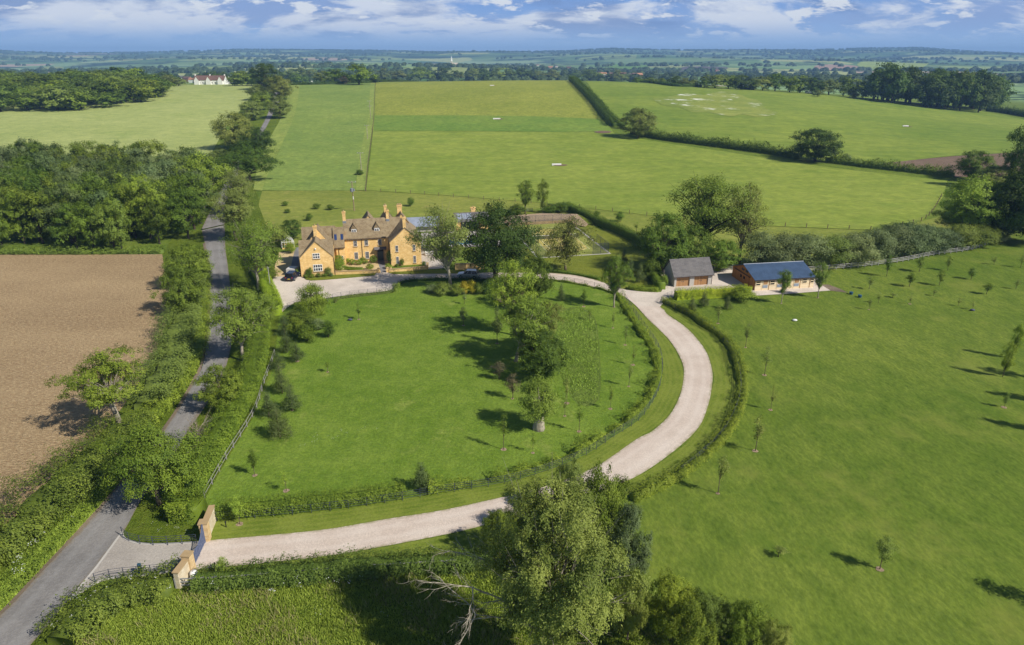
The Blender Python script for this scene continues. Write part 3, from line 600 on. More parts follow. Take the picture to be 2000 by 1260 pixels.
def puts(key,name,mat,loc,h,r,label,cat,group,rz=None):
    """small or far plant: one mesh object"""
    H,R,lst,one=KINDS[key]; NUM[0]+=1; i=NUM[0]; tm,cm=lst[i%len(lst)]
    o=link(bpy.data.objects.new(name,cm)); o.location=loc; o.rotation_euler=(0,0,rz if rz is not None else (i*2.399)%6.283); o.scale=(r/R,r/R,h/H)
    for s in o.material_slots:
        if s.material and s.material.name.startswith('leaf'): s.link='OBJECT'; s.material=M[mat]
    return tag(o,label,cat,group)
def kind1(key,n,H,R,**kw):
    """plant variants as one joined mesh (trunk and leaves)"""
    bk=kw.pop('bark','bark_dark'); lst=[]
    for i in range(n):
        (tv,tf),(lv,lf,ti)=gen_tree(key,hash_(key)+i*13,H,R,**kw)
        V=list(map(tuple,lv)); b=len(V); fq=[f for f in tf if len(f)==4]
        VV=np.concatenate([lv,np.array(tv).reshape(-1,3)]) if tv else lv
        FF=np.concatenate([lf,np.array(fq,int).reshape(-1,4)+b]) if fq else lf
        mi=np.r_[np.zeros(len(lf),int),np.ones(len(fq),int)]
        lst.append((None,np_mesh(key,VV,FF,mats=[M['leaf_mid'],M[bk]],mi=mi,tint=np.r_[ti,np.zeros(len(fq))])))
    KINDS[key]=(H,R,lst,True)
def at(bx,by,ty,w):
    P=G(bx,by); h=zat(P[1],ty)-P[2]; d=P[1]*ct+(CH-P[2]-h*.5)*st
    return P,max(.3,h),w*.5*d/F
kind('oak',3,12,7,th=2.2,ncl=70,crad=1.75,nl=28000,leaf=.33,shape='spread',lump=.22,branches=.7,spread=.16)
kind('ash',3,14,6,th=3.2,ncl=70,crad=1.4,nl=20000,leaf=.34,shape='vase',lump=.28,branches=1.,spread=.18,shell=.35,bare=1)
kind('airy',3,14,6,th=3.5,ncl=60,crad=1.45,nl=13000,leaf=.34,shape='vase',lump=.32,branches=1.,spread=.22,shell=.3,bare=2)
kind('round',3,10,5,th=1.4,ncl=60,crad=1.35,nl=17000,leaf=.33,shape='round',lump=.2,branches=.4,spread=.17)
kind('ballcrown',3,10,5.2,th=.3,ncl=90,crad=1.25,nl=22000,leaf=.34,shape='round',lump=.16,branches=.3,spread=.17,shell=.7)
kind('fieldash',1,14,7,th=5.6,ncl=74,crad=1.35,nl=19000,leaf=.32,shape='spread',lump=.3,branches=1.,spread=.15,shell=.45,pct=95)
kind('weeping',2,8,4,th=.3,ncl=56,crad=1.0,nl=12000,leaf=.46,shape='dome',droop=.6,wid=.22,lump=.25,branches=.7,spread=.34)
kind('birch',2,11,3.6,th=1.5,ncl=44,crad=.95,nl=9500,leaf=.32,shape='column',droop=.3,lump=.35,branches=.8,spread=.34)
kind('pine',3,4,1.6,th=.25,ncl=34,crad=.42,nl=5200,leaf=.20,shape='cone',lump=.3,wid=.3,flat=.8,spread=.34,branches=.3)
kind('cone',1,3.4,1.4,th=.05,ncl=46,crad=.42,nl=7000,leaf=.14,shape='cone',lump=.06,spread=.2,branches=0)
kind('sapling',4,3.6,.75,th=1.2,ncl=11,crad=.3,nl=620,leaf=.17,shape='column',lump=.35,spread=.4,branches=1.,trunk_r=.045,shell=.2)
kind('youngtree',3,4.2,1.1,th=1.0,ncl=22,crad=.42,nl=2400,leaf=.17,shape='column',lump=.3,spread=.32,branches=1.,trunk_r=.06,shell=.25)
kind('bushy',3,3.,1.5,th=.1,ncl=30,crad=.55,nl=4200,leaf=.20,shape='round',lump=.25,spread=.28,branches=.3)
kind('willowbush',3,7,3.6,th=.2,ncl=44,crad=1.1,nl=10500,leaf=.36,shape='round',wid=.3,lump=.2,spread=.26,branches=.3,shell=.6)
kind('stumptree',1,8,2.7,th=.9,ncl=42,crad=.85,nl=13000,leaf=.24,shape='column',lump=.2,spread=.26,branches=.5,trunk_r=.85)
kind('twiggy',1,4,2,th=.4,ncl=30,crad=.6,nl=500,leaf=.14,shape='round',branches=1.,bare=6,trunk_r=.16,bark='bark_pale')
kind1('woodtree',7,12,5,th=.6,ncl=38,crad=1.35,nl=8000,leaf=.42,shape='round',lump=.3,branches=.2,spread=.17,shell=.6)
kind1('fartree',5,12,6,th=.1,ncl=30,crad=2.,nl=2600,leaf=.95,shape='round',lump=.22,branches=.15,spread=.17,shell=.6)
kind1('hilltree',3,11,6,th=.5,ncl=14,crad=2.6,nl=420,leaf=2.2,shape='round',branches=.0,spread=.25,shell=.5)
def hedge(name,label,path,w,h,mat,leaf=.22,dens=160,px=True,cat='hedge',group=None,rough=.25,seed=1,sq=.45,gap=0,core=True,parent=None,kindp=None,crest=0):
    """clipped or rough hedge along a path; one mesh: solid inner growth and leaves over it"""
    P=np.array(crom(gp(path) if px else path,6)); d=np.r_[0,np.cumsum(np.hypot(*np.diff(P,axis=0).T))]; Lh=d[-1]; rg=rs(seed*7+3)
    def pt(s): return np.stack([np.interp(s,d,P[:,0]),np.interp(s,d,P[:,1])],-1)
    def sz(s): 
        q=1+rough*(np.sin(s*.9+seed)*.45+np.sin(s*2.3+seed*2)*.3+np.sin(s*.31+seed*3)*.5+np.sin(s*5.1)*.12)
        if gap: q=q*np.clip(.45+1.1*np.sin(s*1.15+seed)*np.sin(s*.53+seed*2)+.35,.16,1.25)
        return q
    def fr(s):
        p=pt(s); t=pt(s+.3)-pt(s-.3); t/=np.linalg.norm(t,axis=-1,keepdims=True)+1e-9; return p,np.stack([-t[...,1],t[...,0]],-1),t
    n=int(dens*Lh*(w+2*h)/4); s=rg.uniform(0,Lh,n); a=rg.uniform(0,math.pi,n); p,nn,tt=fr(s); q=sz(s)
    rad=rg.uniform(.84,1.08,n)+rg.normal(0,.05,n)*(1+3*rough)+rough*(.30*np.sin(s*2.1+a*2.2+seed)+.22*np.sin(s*4.7-a*3.1)+.15*np.sin(s*8.3+a*5))
    ca,sa=np.cos(a),np.sin(a); ox=np.sign(ca)*np.abs(ca)**sq*w/2*np.sqrt(q)*rad; oz=np.abs(sa)**sq*h*q*rad
    X=p[:,0]+nn[:,0]*ox; Y=p[:,1]+nn[:,1]*ox; Z=hts(X,Y)+oz; C=np.stack([X,Y,Z],1)
    O=np.stack([nn[:,0]*ca,nn[:,1]*ca,sa],1); V,idx=leaves(rg,C,O,n,leaf,leaf*.35); V=V; 
    k=rg.uniform(0,1,997); tint=np.clip(.45*k[(s[idx]*1.3).astype(int)%997]+.55*rg.uniform(0,1,n),0,1); Fq=np.arange(n*4).reshape(-1,4)
    if core:
        m=max(2,int(Lh/.8)); ss=np.linspace(0,Lh,m); p,nn,tt=fr(ss); q=sz(ss); K=7; ang=np.linspace(0,math.pi,K); cv=[]
        for j in range(K):
            c_,s_=math.cos(ang[j]),math.sin(ang[j]); o_=np.sign(c_)*abs(c_)**sq*w/2*(.8-.62*rough)*np.sqrt(q); z_=abs(s_)**sq*h*q*(.84-.85*rough) if j not in(0,K-1) else -.1*np.ones(m)
            x=p[:,0]+nn[:,0]*o_; y=p[:,1]+nn[:,1]*o_; cv.append(np.stack([x,y,hts(x,y)+z_],1))
        cv=np.stack(cv,1).reshape(-1,3); b=len(V); ii=(np.arange(m-1)[:,None]*K+np.arange(K-1)[None,:]).reshape(-1)
        cf=np.stack([ii,ii+1,ii+K+1,ii+K],1)+b
        caps=np.array([[b,b+1,b+K-2,b+K-1],[b+1,b+2,b+K-3,b+K-2]]); caps=np.r_[caps,caps+(m-1)*K]
        V=np.r_[V,cv]; Fq=np.r_[Fq,cf,caps]; tint=np.r_[tint,np.full(len(cf)+4,.3)]
    o=add_mesh(name,np_mesh(name,V,Fq,M[mat],tint=tint),parent)
    return tag(o,label,cat,group,kindp) if parent is None else o
# ---------------------------------------------------------------- buildings
def gable_roof(a0,a1,b0,b1,eave,ridge,axis,name,parent,mat,ov=.22,ovb=(.2,.2),th=.2,lift=.03,mid=None):
    """axis 'x': ridge runs along x between a0..a1, slopes over y b0..b1; 'y' the other way"""
    mid=(b0+b1)/2 if mid is None else mid; s0=(ridge-eave)/(mid-b0); s1=(ridge-eave)/(b1-mid)
    p=[(b0-ovb[0],eave-s0*ovb[0]+lift),(mid,ridge+lift),(b1+ovb[1],eave-s1*ovb[1]+lift),(b1+ovb[1],eave-s1*ovb[1]+lift+th),(mid,ridge+lift+th*1.15),(b0-ovb[0],eave-s0*ovb[0]+lift+th)]
    m=MB(); m.prism(p,axis,a0-ov,a1+ov); return m.build(name,mat,parent)
def gable_wall(a0,a1,b0,b1,eave,ridge,axis,name,parent,mat,z0=-.2,mid=None):
    mid=(b0+b1)/2 if mid is None else mid; m=MB(); m.prism([(b0,z0),(b1,z0),(b1,eave),(mid,ridge),(b0,eave)],axis,a0,a1); return m.build(name,mat,parent)
def window(parent,u0,u1,z0,z1,w,nx=2,nz=4,bar=.024,face=-1,frame=.06,sill=True,side=None,mat='white',gl='glass'):
    """sash window on a wall facing -y at y=w (or facing -x at x=w when side)"""
    def B(m,a0,a1,b0,b1,c0,c1):
        if side: m.box(b0,b1,a0,a1,c0,c1)
        else: m.box(a0,a1,b0,b1,c0,c1)
    m=MB(); f=frame; d0,d1=w-.07,w+.05
    B(m,u0,u0+f,d0,d1,z0,z1);B(m,u1-f,u1,d0,d1,z0,z1);B(m,u0+f,u1-f,d0,d1,z1-f,z1);B(m,u0+f,u1-f,d0,d1,z0,z0+f)
    for i in range(1,nx):
        x=u0+(u1-u0)*i/nx; B(m,x-bar/2,x+bar/2,d0+.015,d1,z0+f,z1-f)
    for i in range(1,nz):
        z=z0+(z1-z0)*i/nz; t=bar*(1.5 if i*2==nz else 1); B(m,u0+f,u1-f,d0+.02,d1,z-t/2,z+t/2)
    fr=m.build('window',M[mat],parent)
    m=MB(); B(m,u0+f*.5,u1-f*.5,w-.025,w+.03,z0+f*.5,z1-f*.5); m.build('pane',M[gl],fr)
    if sill: m=MB(); B(m,u0-.08,u1+.08,w-.16,w+.02,z0-.12,z0-.002); m.build('sill',M['white' if sill==2 else 'coping'],fr)
    return fr
def chimney(parent,u0,u1,w0,w1,z0,z1,pots=1,mat='stone',lead=True):
    m=MB(); m.box(u0,u1,w0,w1,z0,z1-.12); m.box(u0-.08,u1+.08,w0-.08,w1+.08,z1-.35,z1-.22); m.box(u0-.1,u1+.1,w0-.1,w1+.1,z1-.119,z1)
    c=m.build('chimney',M[mat],parent)
    for i in range(pots):
        x=u0+(u1-u0)*(i+.5)/pots; q=MB(); q.lathe([(.14,z1),(.12,z1+.18),(.15,z1+.22),(.13,z1+.4)],10,(x,(w0+w1)/2)); q.build('chimney_pot',M['coping'],parent)
    return c
def building(name,O,phi,label,cat,group=None,z=0.):
    return tag(empty(name,(O[0],O[1],z),phi),label,cat,group)
HO=(-45.6,141.4); HP=math.radians(13); hc,hs=math.cos(HP),math.sin(HP)
def hw(u,w): return (HO[0]+u*hc-w*hs,HO[1]+u*hs+w*hc)
def build_house():
    H=building('country_house',HO,HP,'golden stone country house with brown tiled roofs and tall chimneys beside the forecourt','house')
    st_,rt=M['stone'],M['roof_tile']
    # west wing: front gable crossed by two ranges
    gable_wall(0,6.5,0,7,4.2,7.62,'y','wall',H,st_); gable_wall(-.05,7.05,.06,8,4.15,6.9,'x','wall',H,st_); gable_wall(.4,7.55,8.05,12.5,4.6,8.35,'x','wall',H,st_)
    gable_wall(5.,10.5,1.6,6.2,6.0,9.05,'y','wall',H,st_)
    r=gable_roof(0,6.4,0,7,4.2,7.62,'y','roof',H,rt,ov=.12,ovb=(.12,.12)); chimney(r,3.15,3.9,4.6,5.3,7.,10.,1)
    gable_roof(0.01,6.99,.30,7.9,4.25,6.9,'x','roof',H,rt,ov=.16,ovb=(-.02,.2)); gable_roof(.4,7.55,8.05,12.5,4.6,8.35,'x','roof',H,rt,ov=.18,ovb=(.3,.2))
    gable_roof(5.2,10.4,1.6,6.2,6.0,9.05,'y','roof',H,rt,ov=.1,ovb=(.3,.3))
    # link
    gable_wall(7.56,9.49,7.3,12.3,4.5,8.1,'x','wall',H,st_); r=gable_roof(7.0,9.6,7.3,12.3,4.5,8.1,'x','roof',H,rt,ov=-.08,ovb=(.3,.2))
    for u in (7.35,8.75):
        m=MB(); s=(8.1-4.5)/2.5; y0,y1=8.0,8.75
        za=4.5+(y0-7.3)*s+.27; zb=4.5+(y1-7.3)*s+.27
        m.prism([(y0,za),(y1,zb),(y1,zb+.07),(y0,za+.07)],'x',u,u+.55); m.build('rooflight',M['rooflight'],r)
    window(H,8.55,9.0,1.5,2.2,7.3,2,2)
    # main range
    gable_wall(9.5,22.,9.2,17,5.65,9.05,'x','wall',H,st_); r=gable_roof(9.5,22.6,9.2,17,5.65,9.05,'x','roof',H,rt,ov=.1,ovb=(.25,.25))
    chimney(r,9.45,10.15,12.75,13.45,8.3,11.1,1); chimney(r,19.4,20.05,12.7,13.4,8.3,11.0,1); chimney(r,19.2,19.8,16.4,17.1,8.,11.4,1); chimney(r,22.3,23.4,16.3,17.2,8.,11.3,3)
    for (u,w,z) in ((9.8,12.7,8.75),(19.72,12.65,8.75)): m=MB(); m.box(u-.4,u+.4,w-.45,w+.1,z-.3,z+.25); m.build('lead_flashing',M['lead'],r)
    for u in (11.2,16.4):   # dormers
        m=MB(); m.box(u,u+1.2,10.32,12.,6.3,7.56); m.build('dormer',M['white'],r); gable_wall(10.24,12.9,u-.12,u+1.32,7.57,8.55,'y','dormer_roof',r,rt,z0=7.561); d=gable_roof(10.26,13.0,u,u+1.2,7.6,8.6,'y','dormer_roof',r,rt,ov=.1,ovb=(.22,.22),th=.12)
        f=window(r,u+.08,u+1.12,6.58,7.5,10.30,2,1,bar=.16,frame=.13,sill=False)
        m=MB(); m.box(u-.1,u+1.3,9.98,10.29,6.32,6.44); m.build('lead_apron',M['lead'],r)
    # east wing, its gable end to the front
    gable_wall(4,13.5,19.5,26.4,5.5,8.62,'y','wall',H,st_); gable_wall(13.5,18,20.,26.,5.5,8.55,'y','wall',H,st_)
    r=gable_roof(4,17.9,19.5,26.4,5.5,8.62,'y','roof',H,rt,ov=.12,ovb=(.16,.16)); chimney(r,22.6,23.25,4.02,4.75,7.,11.1,1)
    for (a,b,c,zr) in ((13.6,17.0,18.6,9.75),(18.1,21.3,18.8,10.0),(21.4,24.6,17.6,9.75)):
        gable_roof(13.6,c,a,b,zr-2.2,zr,'y','roof',H,rt,ov=.0,ovb=(.1,.1)); gable_wall(13.7,c-.1,a+.1,b-.1,zr-2.25,zr-.1,'y','wall',H,st_)
    # windows
    window(H,2.75,4.25,3.95,5.15,0,3,2,bar=.11,frame=.11); window(H,2.6,4.55,1.1,2.65,0,4,2,bar=.12,frame=.12)
    for u,n in ((11.45,3),(13.95,3),(17.0,3)): window(H,u,u+.85,3.75,5.12,9.2,3,4,bar=.024)
    for u in (11.45,13.95): window(H,u,u+.85,.65,2.35,9.2,3,6,bar=.024)
    for u in (20.65,24.55): window(H,u,u+.62,3.3,4.75,4,2,4,bar=.024); window(H,u,u+.62,.45,2.15,4,2,6,bar=.024)
    m=MB(); m.box(16.75,18.05,9.12,9.22,0,2.2); d=m.build('door',M['green_door'],H)
    m=MB(); m.box(17.3,17.5,9.05,9.118,1.0,1.1); m.build('door_handle',M['iron'],d)
    m=MB(); m.box(16.75,18.05,9.13,9.23,2.21,2.62); m.build('fanlight',M['glass_dark'],H)
    m=MB(); m.box(16.55,16.74,9.06,9.25,0,2.75); m.box(18.06,18.25,9.06,9.25,0,2.75); m.box(16.74,18.06,9.07,9.25,2.63,2.75); m.build('door_surround',M['coping'],H)
    m=MB(); m.prism([(8.25,2.95),(9.19,3.3),(9.19,3.2),(8.25,2.82)],'x',16.0,18.8); m.box(16.2,16.3,8.5,9.19,2.5,2.85); m.box(18.5,18.6,8.5,9.19,2.5,2.85); m.build('porch_hood',M['slate'],H)
    for pts in ([(13.3,9.12,5.4),(13.3,9.12,0)],[(19.42,9.1,5.3),(19.42,9.1,0)],[(19.44,3.93,5.2),(19.44,3.93,0)],[(7.07,-.06,4.0),(7.07,-.06,0)],[(8.1,7.22,4.2),(8.1,7.22,0)]):
        m=MB(); m.tube(pts,.055,8); m.build('downpipe',M['gutter'],H)
    for a,b,w,z in ((9.45,19.5,8.90,5.42),(7.1,9.45,6.97,4.1)): m=MB(); m.tube([(a,w,z),(b,w,z)],.07,8); m.build('gutter',M['gutter'],H)
    m=MB(); m.lathe([(.01,5.95),(.16,6.02),(.2,6.15),(.16,6.28),(.01,6.34)],12,(3.45,-.12)); m.build('alarm_box',M['white'],H)
build_house()
def stone_wall(label,pts,h,t,name='garden_wall',mat='stone',coping=True,group=None):
    a=pts[0]; W_=tag(empty(name,(a[0],a[1],0)),label,'wall',group); m=MB(); c=MB()
    for p,q in zip(pts[:-1],pts[1:]):
        p=Vector((p[0]-a[0],p[1]-a[1],0)); q=Vector((q[0]-a[0],q[1]-a[1],0)); m.bar(p+Vector((0,0,h/2-.1)),q+Vector((0,0,h/2-.1)),t,h+.2); c.bar(p+Vector((0,0,h+.06)),q+Vector((0,0,h+.06)),t+.12,.12)
    m.build('wall',M[mat],W_)
    if coping: c.build('coping',M['coping'],W_)
    return W_
stone_wall('low golden stone garden wall left of the house front gate',[hw(6.9,.3),hw(16.2,-.55)],.65,.4,group='garden walls before the house')
stone_wall('low golden stone garden wall right of the house front gate',[hw(18.6,-.75),hw(27.2,-.3),hw(27.6,2.6)],.65,.4,group='garden walls before the house')
stone_wall('golden stone wall under the big oak beside the drive',[G(889,527)[:2],G(946,525)[:2]],1.3,.45)
for u,l in ((16.45,'left golden stone pillar of the garden gate before the front door'),(18.35,'right golden stone pillar of the garden gate before the front door')):
    x,y=hw(u,-.6); p=tag(empty('gate_pillar',(x,y,0),HP),l,'pillar','gate pillars before the house'); m=MB(); m.box(-.25,.25,-.25,.25,-.1,.95); m.build('shaft',M['stone'],p); m=MB(); m.box(-.3,.3,-.3,.3,.951,1.05); m.add([(-.3,-.3,1.051),(.3,-.3,1.051),(.3,.3,1.051),(-.3,.3,1.051),(0,0,1.3)],[(0,1,4),(1,2,4),(2,3,4),(3,0,4)]); m.build('cap',M['coping'],p)
# front garden ground
sheet('front_garden_gravel',[hw(7.05,.4),hw(16.4,-.4),hw(18.5,-.5),hw(19.45,.2),hw(19.45,9.15),hw(9.55,9.15),hw(9.55,7.2),hw(7.05,7.2)],M['buff_gravel'],.075,px=False)
sheet('front_path',[hw(16.9,-.9),hw(18.0,-.9),hw(18.2,9.1),hw(16.6,9.1)],M['tarmac_dark'],.085,px=False)
sheet('east_terrace',[hw(27.4,-.4),hw(31,-.4),hw(33,8),hw(31,19),hw(27,30),hw(24,20),hw(26.5,17),hw(26.5,4),hw(27.4,3.)],M['paving'],.040,px=False)
def build_garage():
    O=(33.6,134.5); B=building('garage_block',O,math.radians(11.7),'pale rendered double garage with timber doors and steep dark slate roof','garage')
    gable_wall(0,8.3,.35,5,2.35,4.95,'x','wall',B,M['render_grey'],mid=2.6)
    gable_roof(0,8.3,0,5.2,2.5,5.15,'x','roof',B,M['slate'],ov=.35,ovb=(.35,.2),th=.12,mid=2.6)
    m=MB()
    for a,b in ((0,.45),(3.4,4.4),(7.55,8.3)): m.box(a,b,.002,.34,-.1,2.35)
    m.build('pier',M['render_grey'],B)
    for a,b in ((.47,1.9),(1.93,3.38),(4.42,5.95),(5.98,7.53)):
        m=MB(); m.box(a,b,.22,.33,.05,2.3); d=m.build('garage_door',M['wood_door'],B)
        m=MB(); m.box((b-.25 if a in(.47,4.42) else a+.1),(b-.1 if a in(.47,4.42) else a+.25),.16,.218,1.0,1.1); m.build('handle',M['iron'],d)
    m=MB(); m.prism([(-.05,2.4),(2.6,5.05),(5.25,2.4),(5.25,2.25),(-.05,2.25)],'x',-.06,-.01); m.build('gable_boarding',M['render_grey'],B)
    m=MB(); m.tube([(8.42,.1,2.2),(8.42,.1,0)],.06,8); m.build('downpipe',M['gutter'],B)
    m=MB(); m.tube([(-.4,-.42,2.2),(8.7,-.42,2.2)],.07,8); m.build('gutter',M['gutter'],B)
build_garage()
def build_stable():
    O=(49.4,132.2); B=building('stable_block',O,math.radians(9.5),'long timber stable block with blue sheet roof and pale boarded front','stable')
    gable_wall(0.12,13.1,0.02,10,2.35,4.0,'x','wall',B,M['wood_red'])
    m=MB(); m.box(.12,13.12,-.06,.015,-.1,2.32); m.build('front_boarding',M['wood_pale'],B)
    gable_roof(0,13.1,0,10,2.38,4.05,'x','roof',B,M['blue_roof'],ov=.25,ovb=(.35,.35),th=.1)
    m=MB(); m.tube([(-.25,5,4.22),(13.35,5,4.22)],.08,6); m.build('ridge_cap',M['solar'],B)
    m=MB(); m.box(-.2,13.3,-.42,-.36,2.12,2.34); m.build('fascia',M['gutter'],B)
    for u in (.25,3.35,6.75,10.5,12.3): 
        if u<12.9: window(B,u,min(u+1.0,13.05),1.15,2.0,-.07,1,2,bar=.1,frame=.06,mat='wood_pale',gl='glass_dark',sill=False)
    for u in (1.75,4.95,8.65):
        m=MB(); m.box(u-.1,u+1.25,-.11,-.062,0,2.12); d=m.build('stable_door',M['wood_pale'],B)
        m=MB(); m.box(u+.12,u+1.03,-.15,-.112,1.3,2.02); m.build('upper_leaf',M['wood_door'],d); m=MB(); m.box(u+.02,u+1.1,-.16,-.112,.55,1.15); m.build('kick_panel',M['grey_stable'],d)
    m=MB()
    for u in (3.15,6.5,10.05,12.2): m.box(u-.05,u+.05,-.12,-.062,0,2.3)
    m.build('batten',M['wood_door'],B)
    m=MB(); m.box(.02,.115,2.5,8.4,.02,2.15); d=m.build('sliding_door',M['wood_red'],B)
    m=MB(); m.box(-.06,.018,2.0,9.,2.16,2.28); m.build('door_rail',M['black_wood'],d)
    m=MB()
    for y in (4.2,5.6): m.box(-.02,.018,y,y+.6,1.1,1.7)
    m.build('door_window',M['glass_dark'],d)
    m=MB()
    for y in (3.4,5.0): m.box(.04,.118,y,y+1.0,2.75,3.2)
    m.build('gable_window',M['glass'],B)
build_stable()
def build_poolside():
    P=G(905,446); B=building('pool_house',(-15.2,183.5),math.radians(12),'timber pool house with solar panels and stone chimney behind the swimming pool','pool house')
    gable_wall(0,9,0,6,2.5,4.0,'x','wall',B,M['wood_red']); r=gable_roof(0,9,0,6,2.5,4.0,'x','roof',B,M['slate'],ov=.3,ovb=(.4,.3)); chimney(r,4.6,5.9,3.4,4.4,3.2,5.4,1)
    m=MB(); m.box(6.6,9.,-.08,-.01,0,2.4); m.box(0,1.,-.08,-.01,0,2.4); m.build('stone_pier',M['stone'],B)
    for u in (.4,1.8,3.2):
        m=MB(); m.prism([(.3,2.95),(2.5,4.03),(2.5,4.1),(.3,3.02)],'x',u,u+1.2); m.build('solar_panel',M['solar'],r)
    m=MB(); m.box(1.3,6.3,-.06,-.01,.1,2.2); m.build('glazed_door',M['glass'],B)
    b2=building('outbuilding',(-31.5,180.5),math.radians(12),'low outbuilding with pale grey roof behind the house, left of the pool','outbuilding')
    gable_wall(0,12,0,5,2.0,3.3,'x','wall',b2,M['render_grey']); gable_roof(0,12,0,5,2.0,3.3,'x','roof',b2,M['solar'],ov=.3,ovb=(.9,.3))
    ph=math.radians(10)
    def pw(u,w): return (-17.2+u*math.cos(ph)-w*math.sin(ph),167.6+u*math.sin(ph)+w*math.cos(ph))
    sheet('pool_terrace',[pw(-6,-2.5),pw(14.5,-2.5),pw(15.5,14),pw(-5,14)],M['paving'],.05,px=False)
    sheet('swimming_pool_water',[pw(0,0),pw(12,0),pw(12,4.6),pw(0,4.6)],M['pool'],.09,px=False)
    S=tag(empty('pool_coping',(pw(0,0)[0],pw(0,0)[1],0),ph),'pale stone coping around the blue swimming pool','coping'); m=MB(); m.box(-.5,12.5,-.5,-.01,0,.13); m.box(-.5,12.5,4.61,5.1,0,.13); m.box(-.5,-.01,-.01,4.61,0,.13); m.box(12.01,12.5,-.01,4.61,0,.13); m.build('slab',M['render_white'],S)
    for i,(u,l) in enumerate(((5.2,'left white sun lounger at the far side of the pool'),(6.6,'middle white sun lounger at the far side of the pool'),(8.0,'right white sun lounger at the far side of the pool'))):
        x,y=pw(u,6.2); L_=tag(empty('sun_lounger',(x,y,.05),ph),l,'lounger','sun loungers by the pool'); m=MB(); m.box(0,.65,0,1.3,.28,.38); m.prism([(1.3,.28),(1.95,.75),(1.95,.85),(1.3,.38)],'x',0,.65); m.build('mattress',M['white'],L_); m=MB()
        for a,b in ((.05,.1),(.55,.1),(.05,1.2),(.55,1.2)): m.box(a,a+.05,b,b+.05,0,.279)
        m.build('leg',M['iron'],L_)
    # garden table with benches on the east terrace
    x,y,_=G(838,498); T=tag(empty('garden_table',(x,y,.04),.3),'white garden table on the terrace right of the house','table'); m=MB(); m.box(-1.1,1.1,-.5,.5,.72,.8); m.build('table_top',M['white'],T)
    for a in (-.95,.9):
        for b in (-.42,.37): m=MB(); m.box(a,a+.06,b,b+.06,0,.719); m.build('leg',M['white'],T)
    for s,l in ((-1,'near'),(1,'far')):
        Bn=tag(empty('garden_bench',(x-s*.27*-1*0+s*-.25,y+s*.85,.04),.3),'white bench on the '+l+' side of the terrace table','bench','benches at the terrace table'); m=MB(); m.box(-1,1,-.2,.2,.42,.47); m.build('seat',M['white'],Bn); m=MB()
        for a in (-.9,.85): m.box(a,a+.05,-.18,.18,0,.419)
        m.build('leg',M['white'],Bn)
build_poolside()
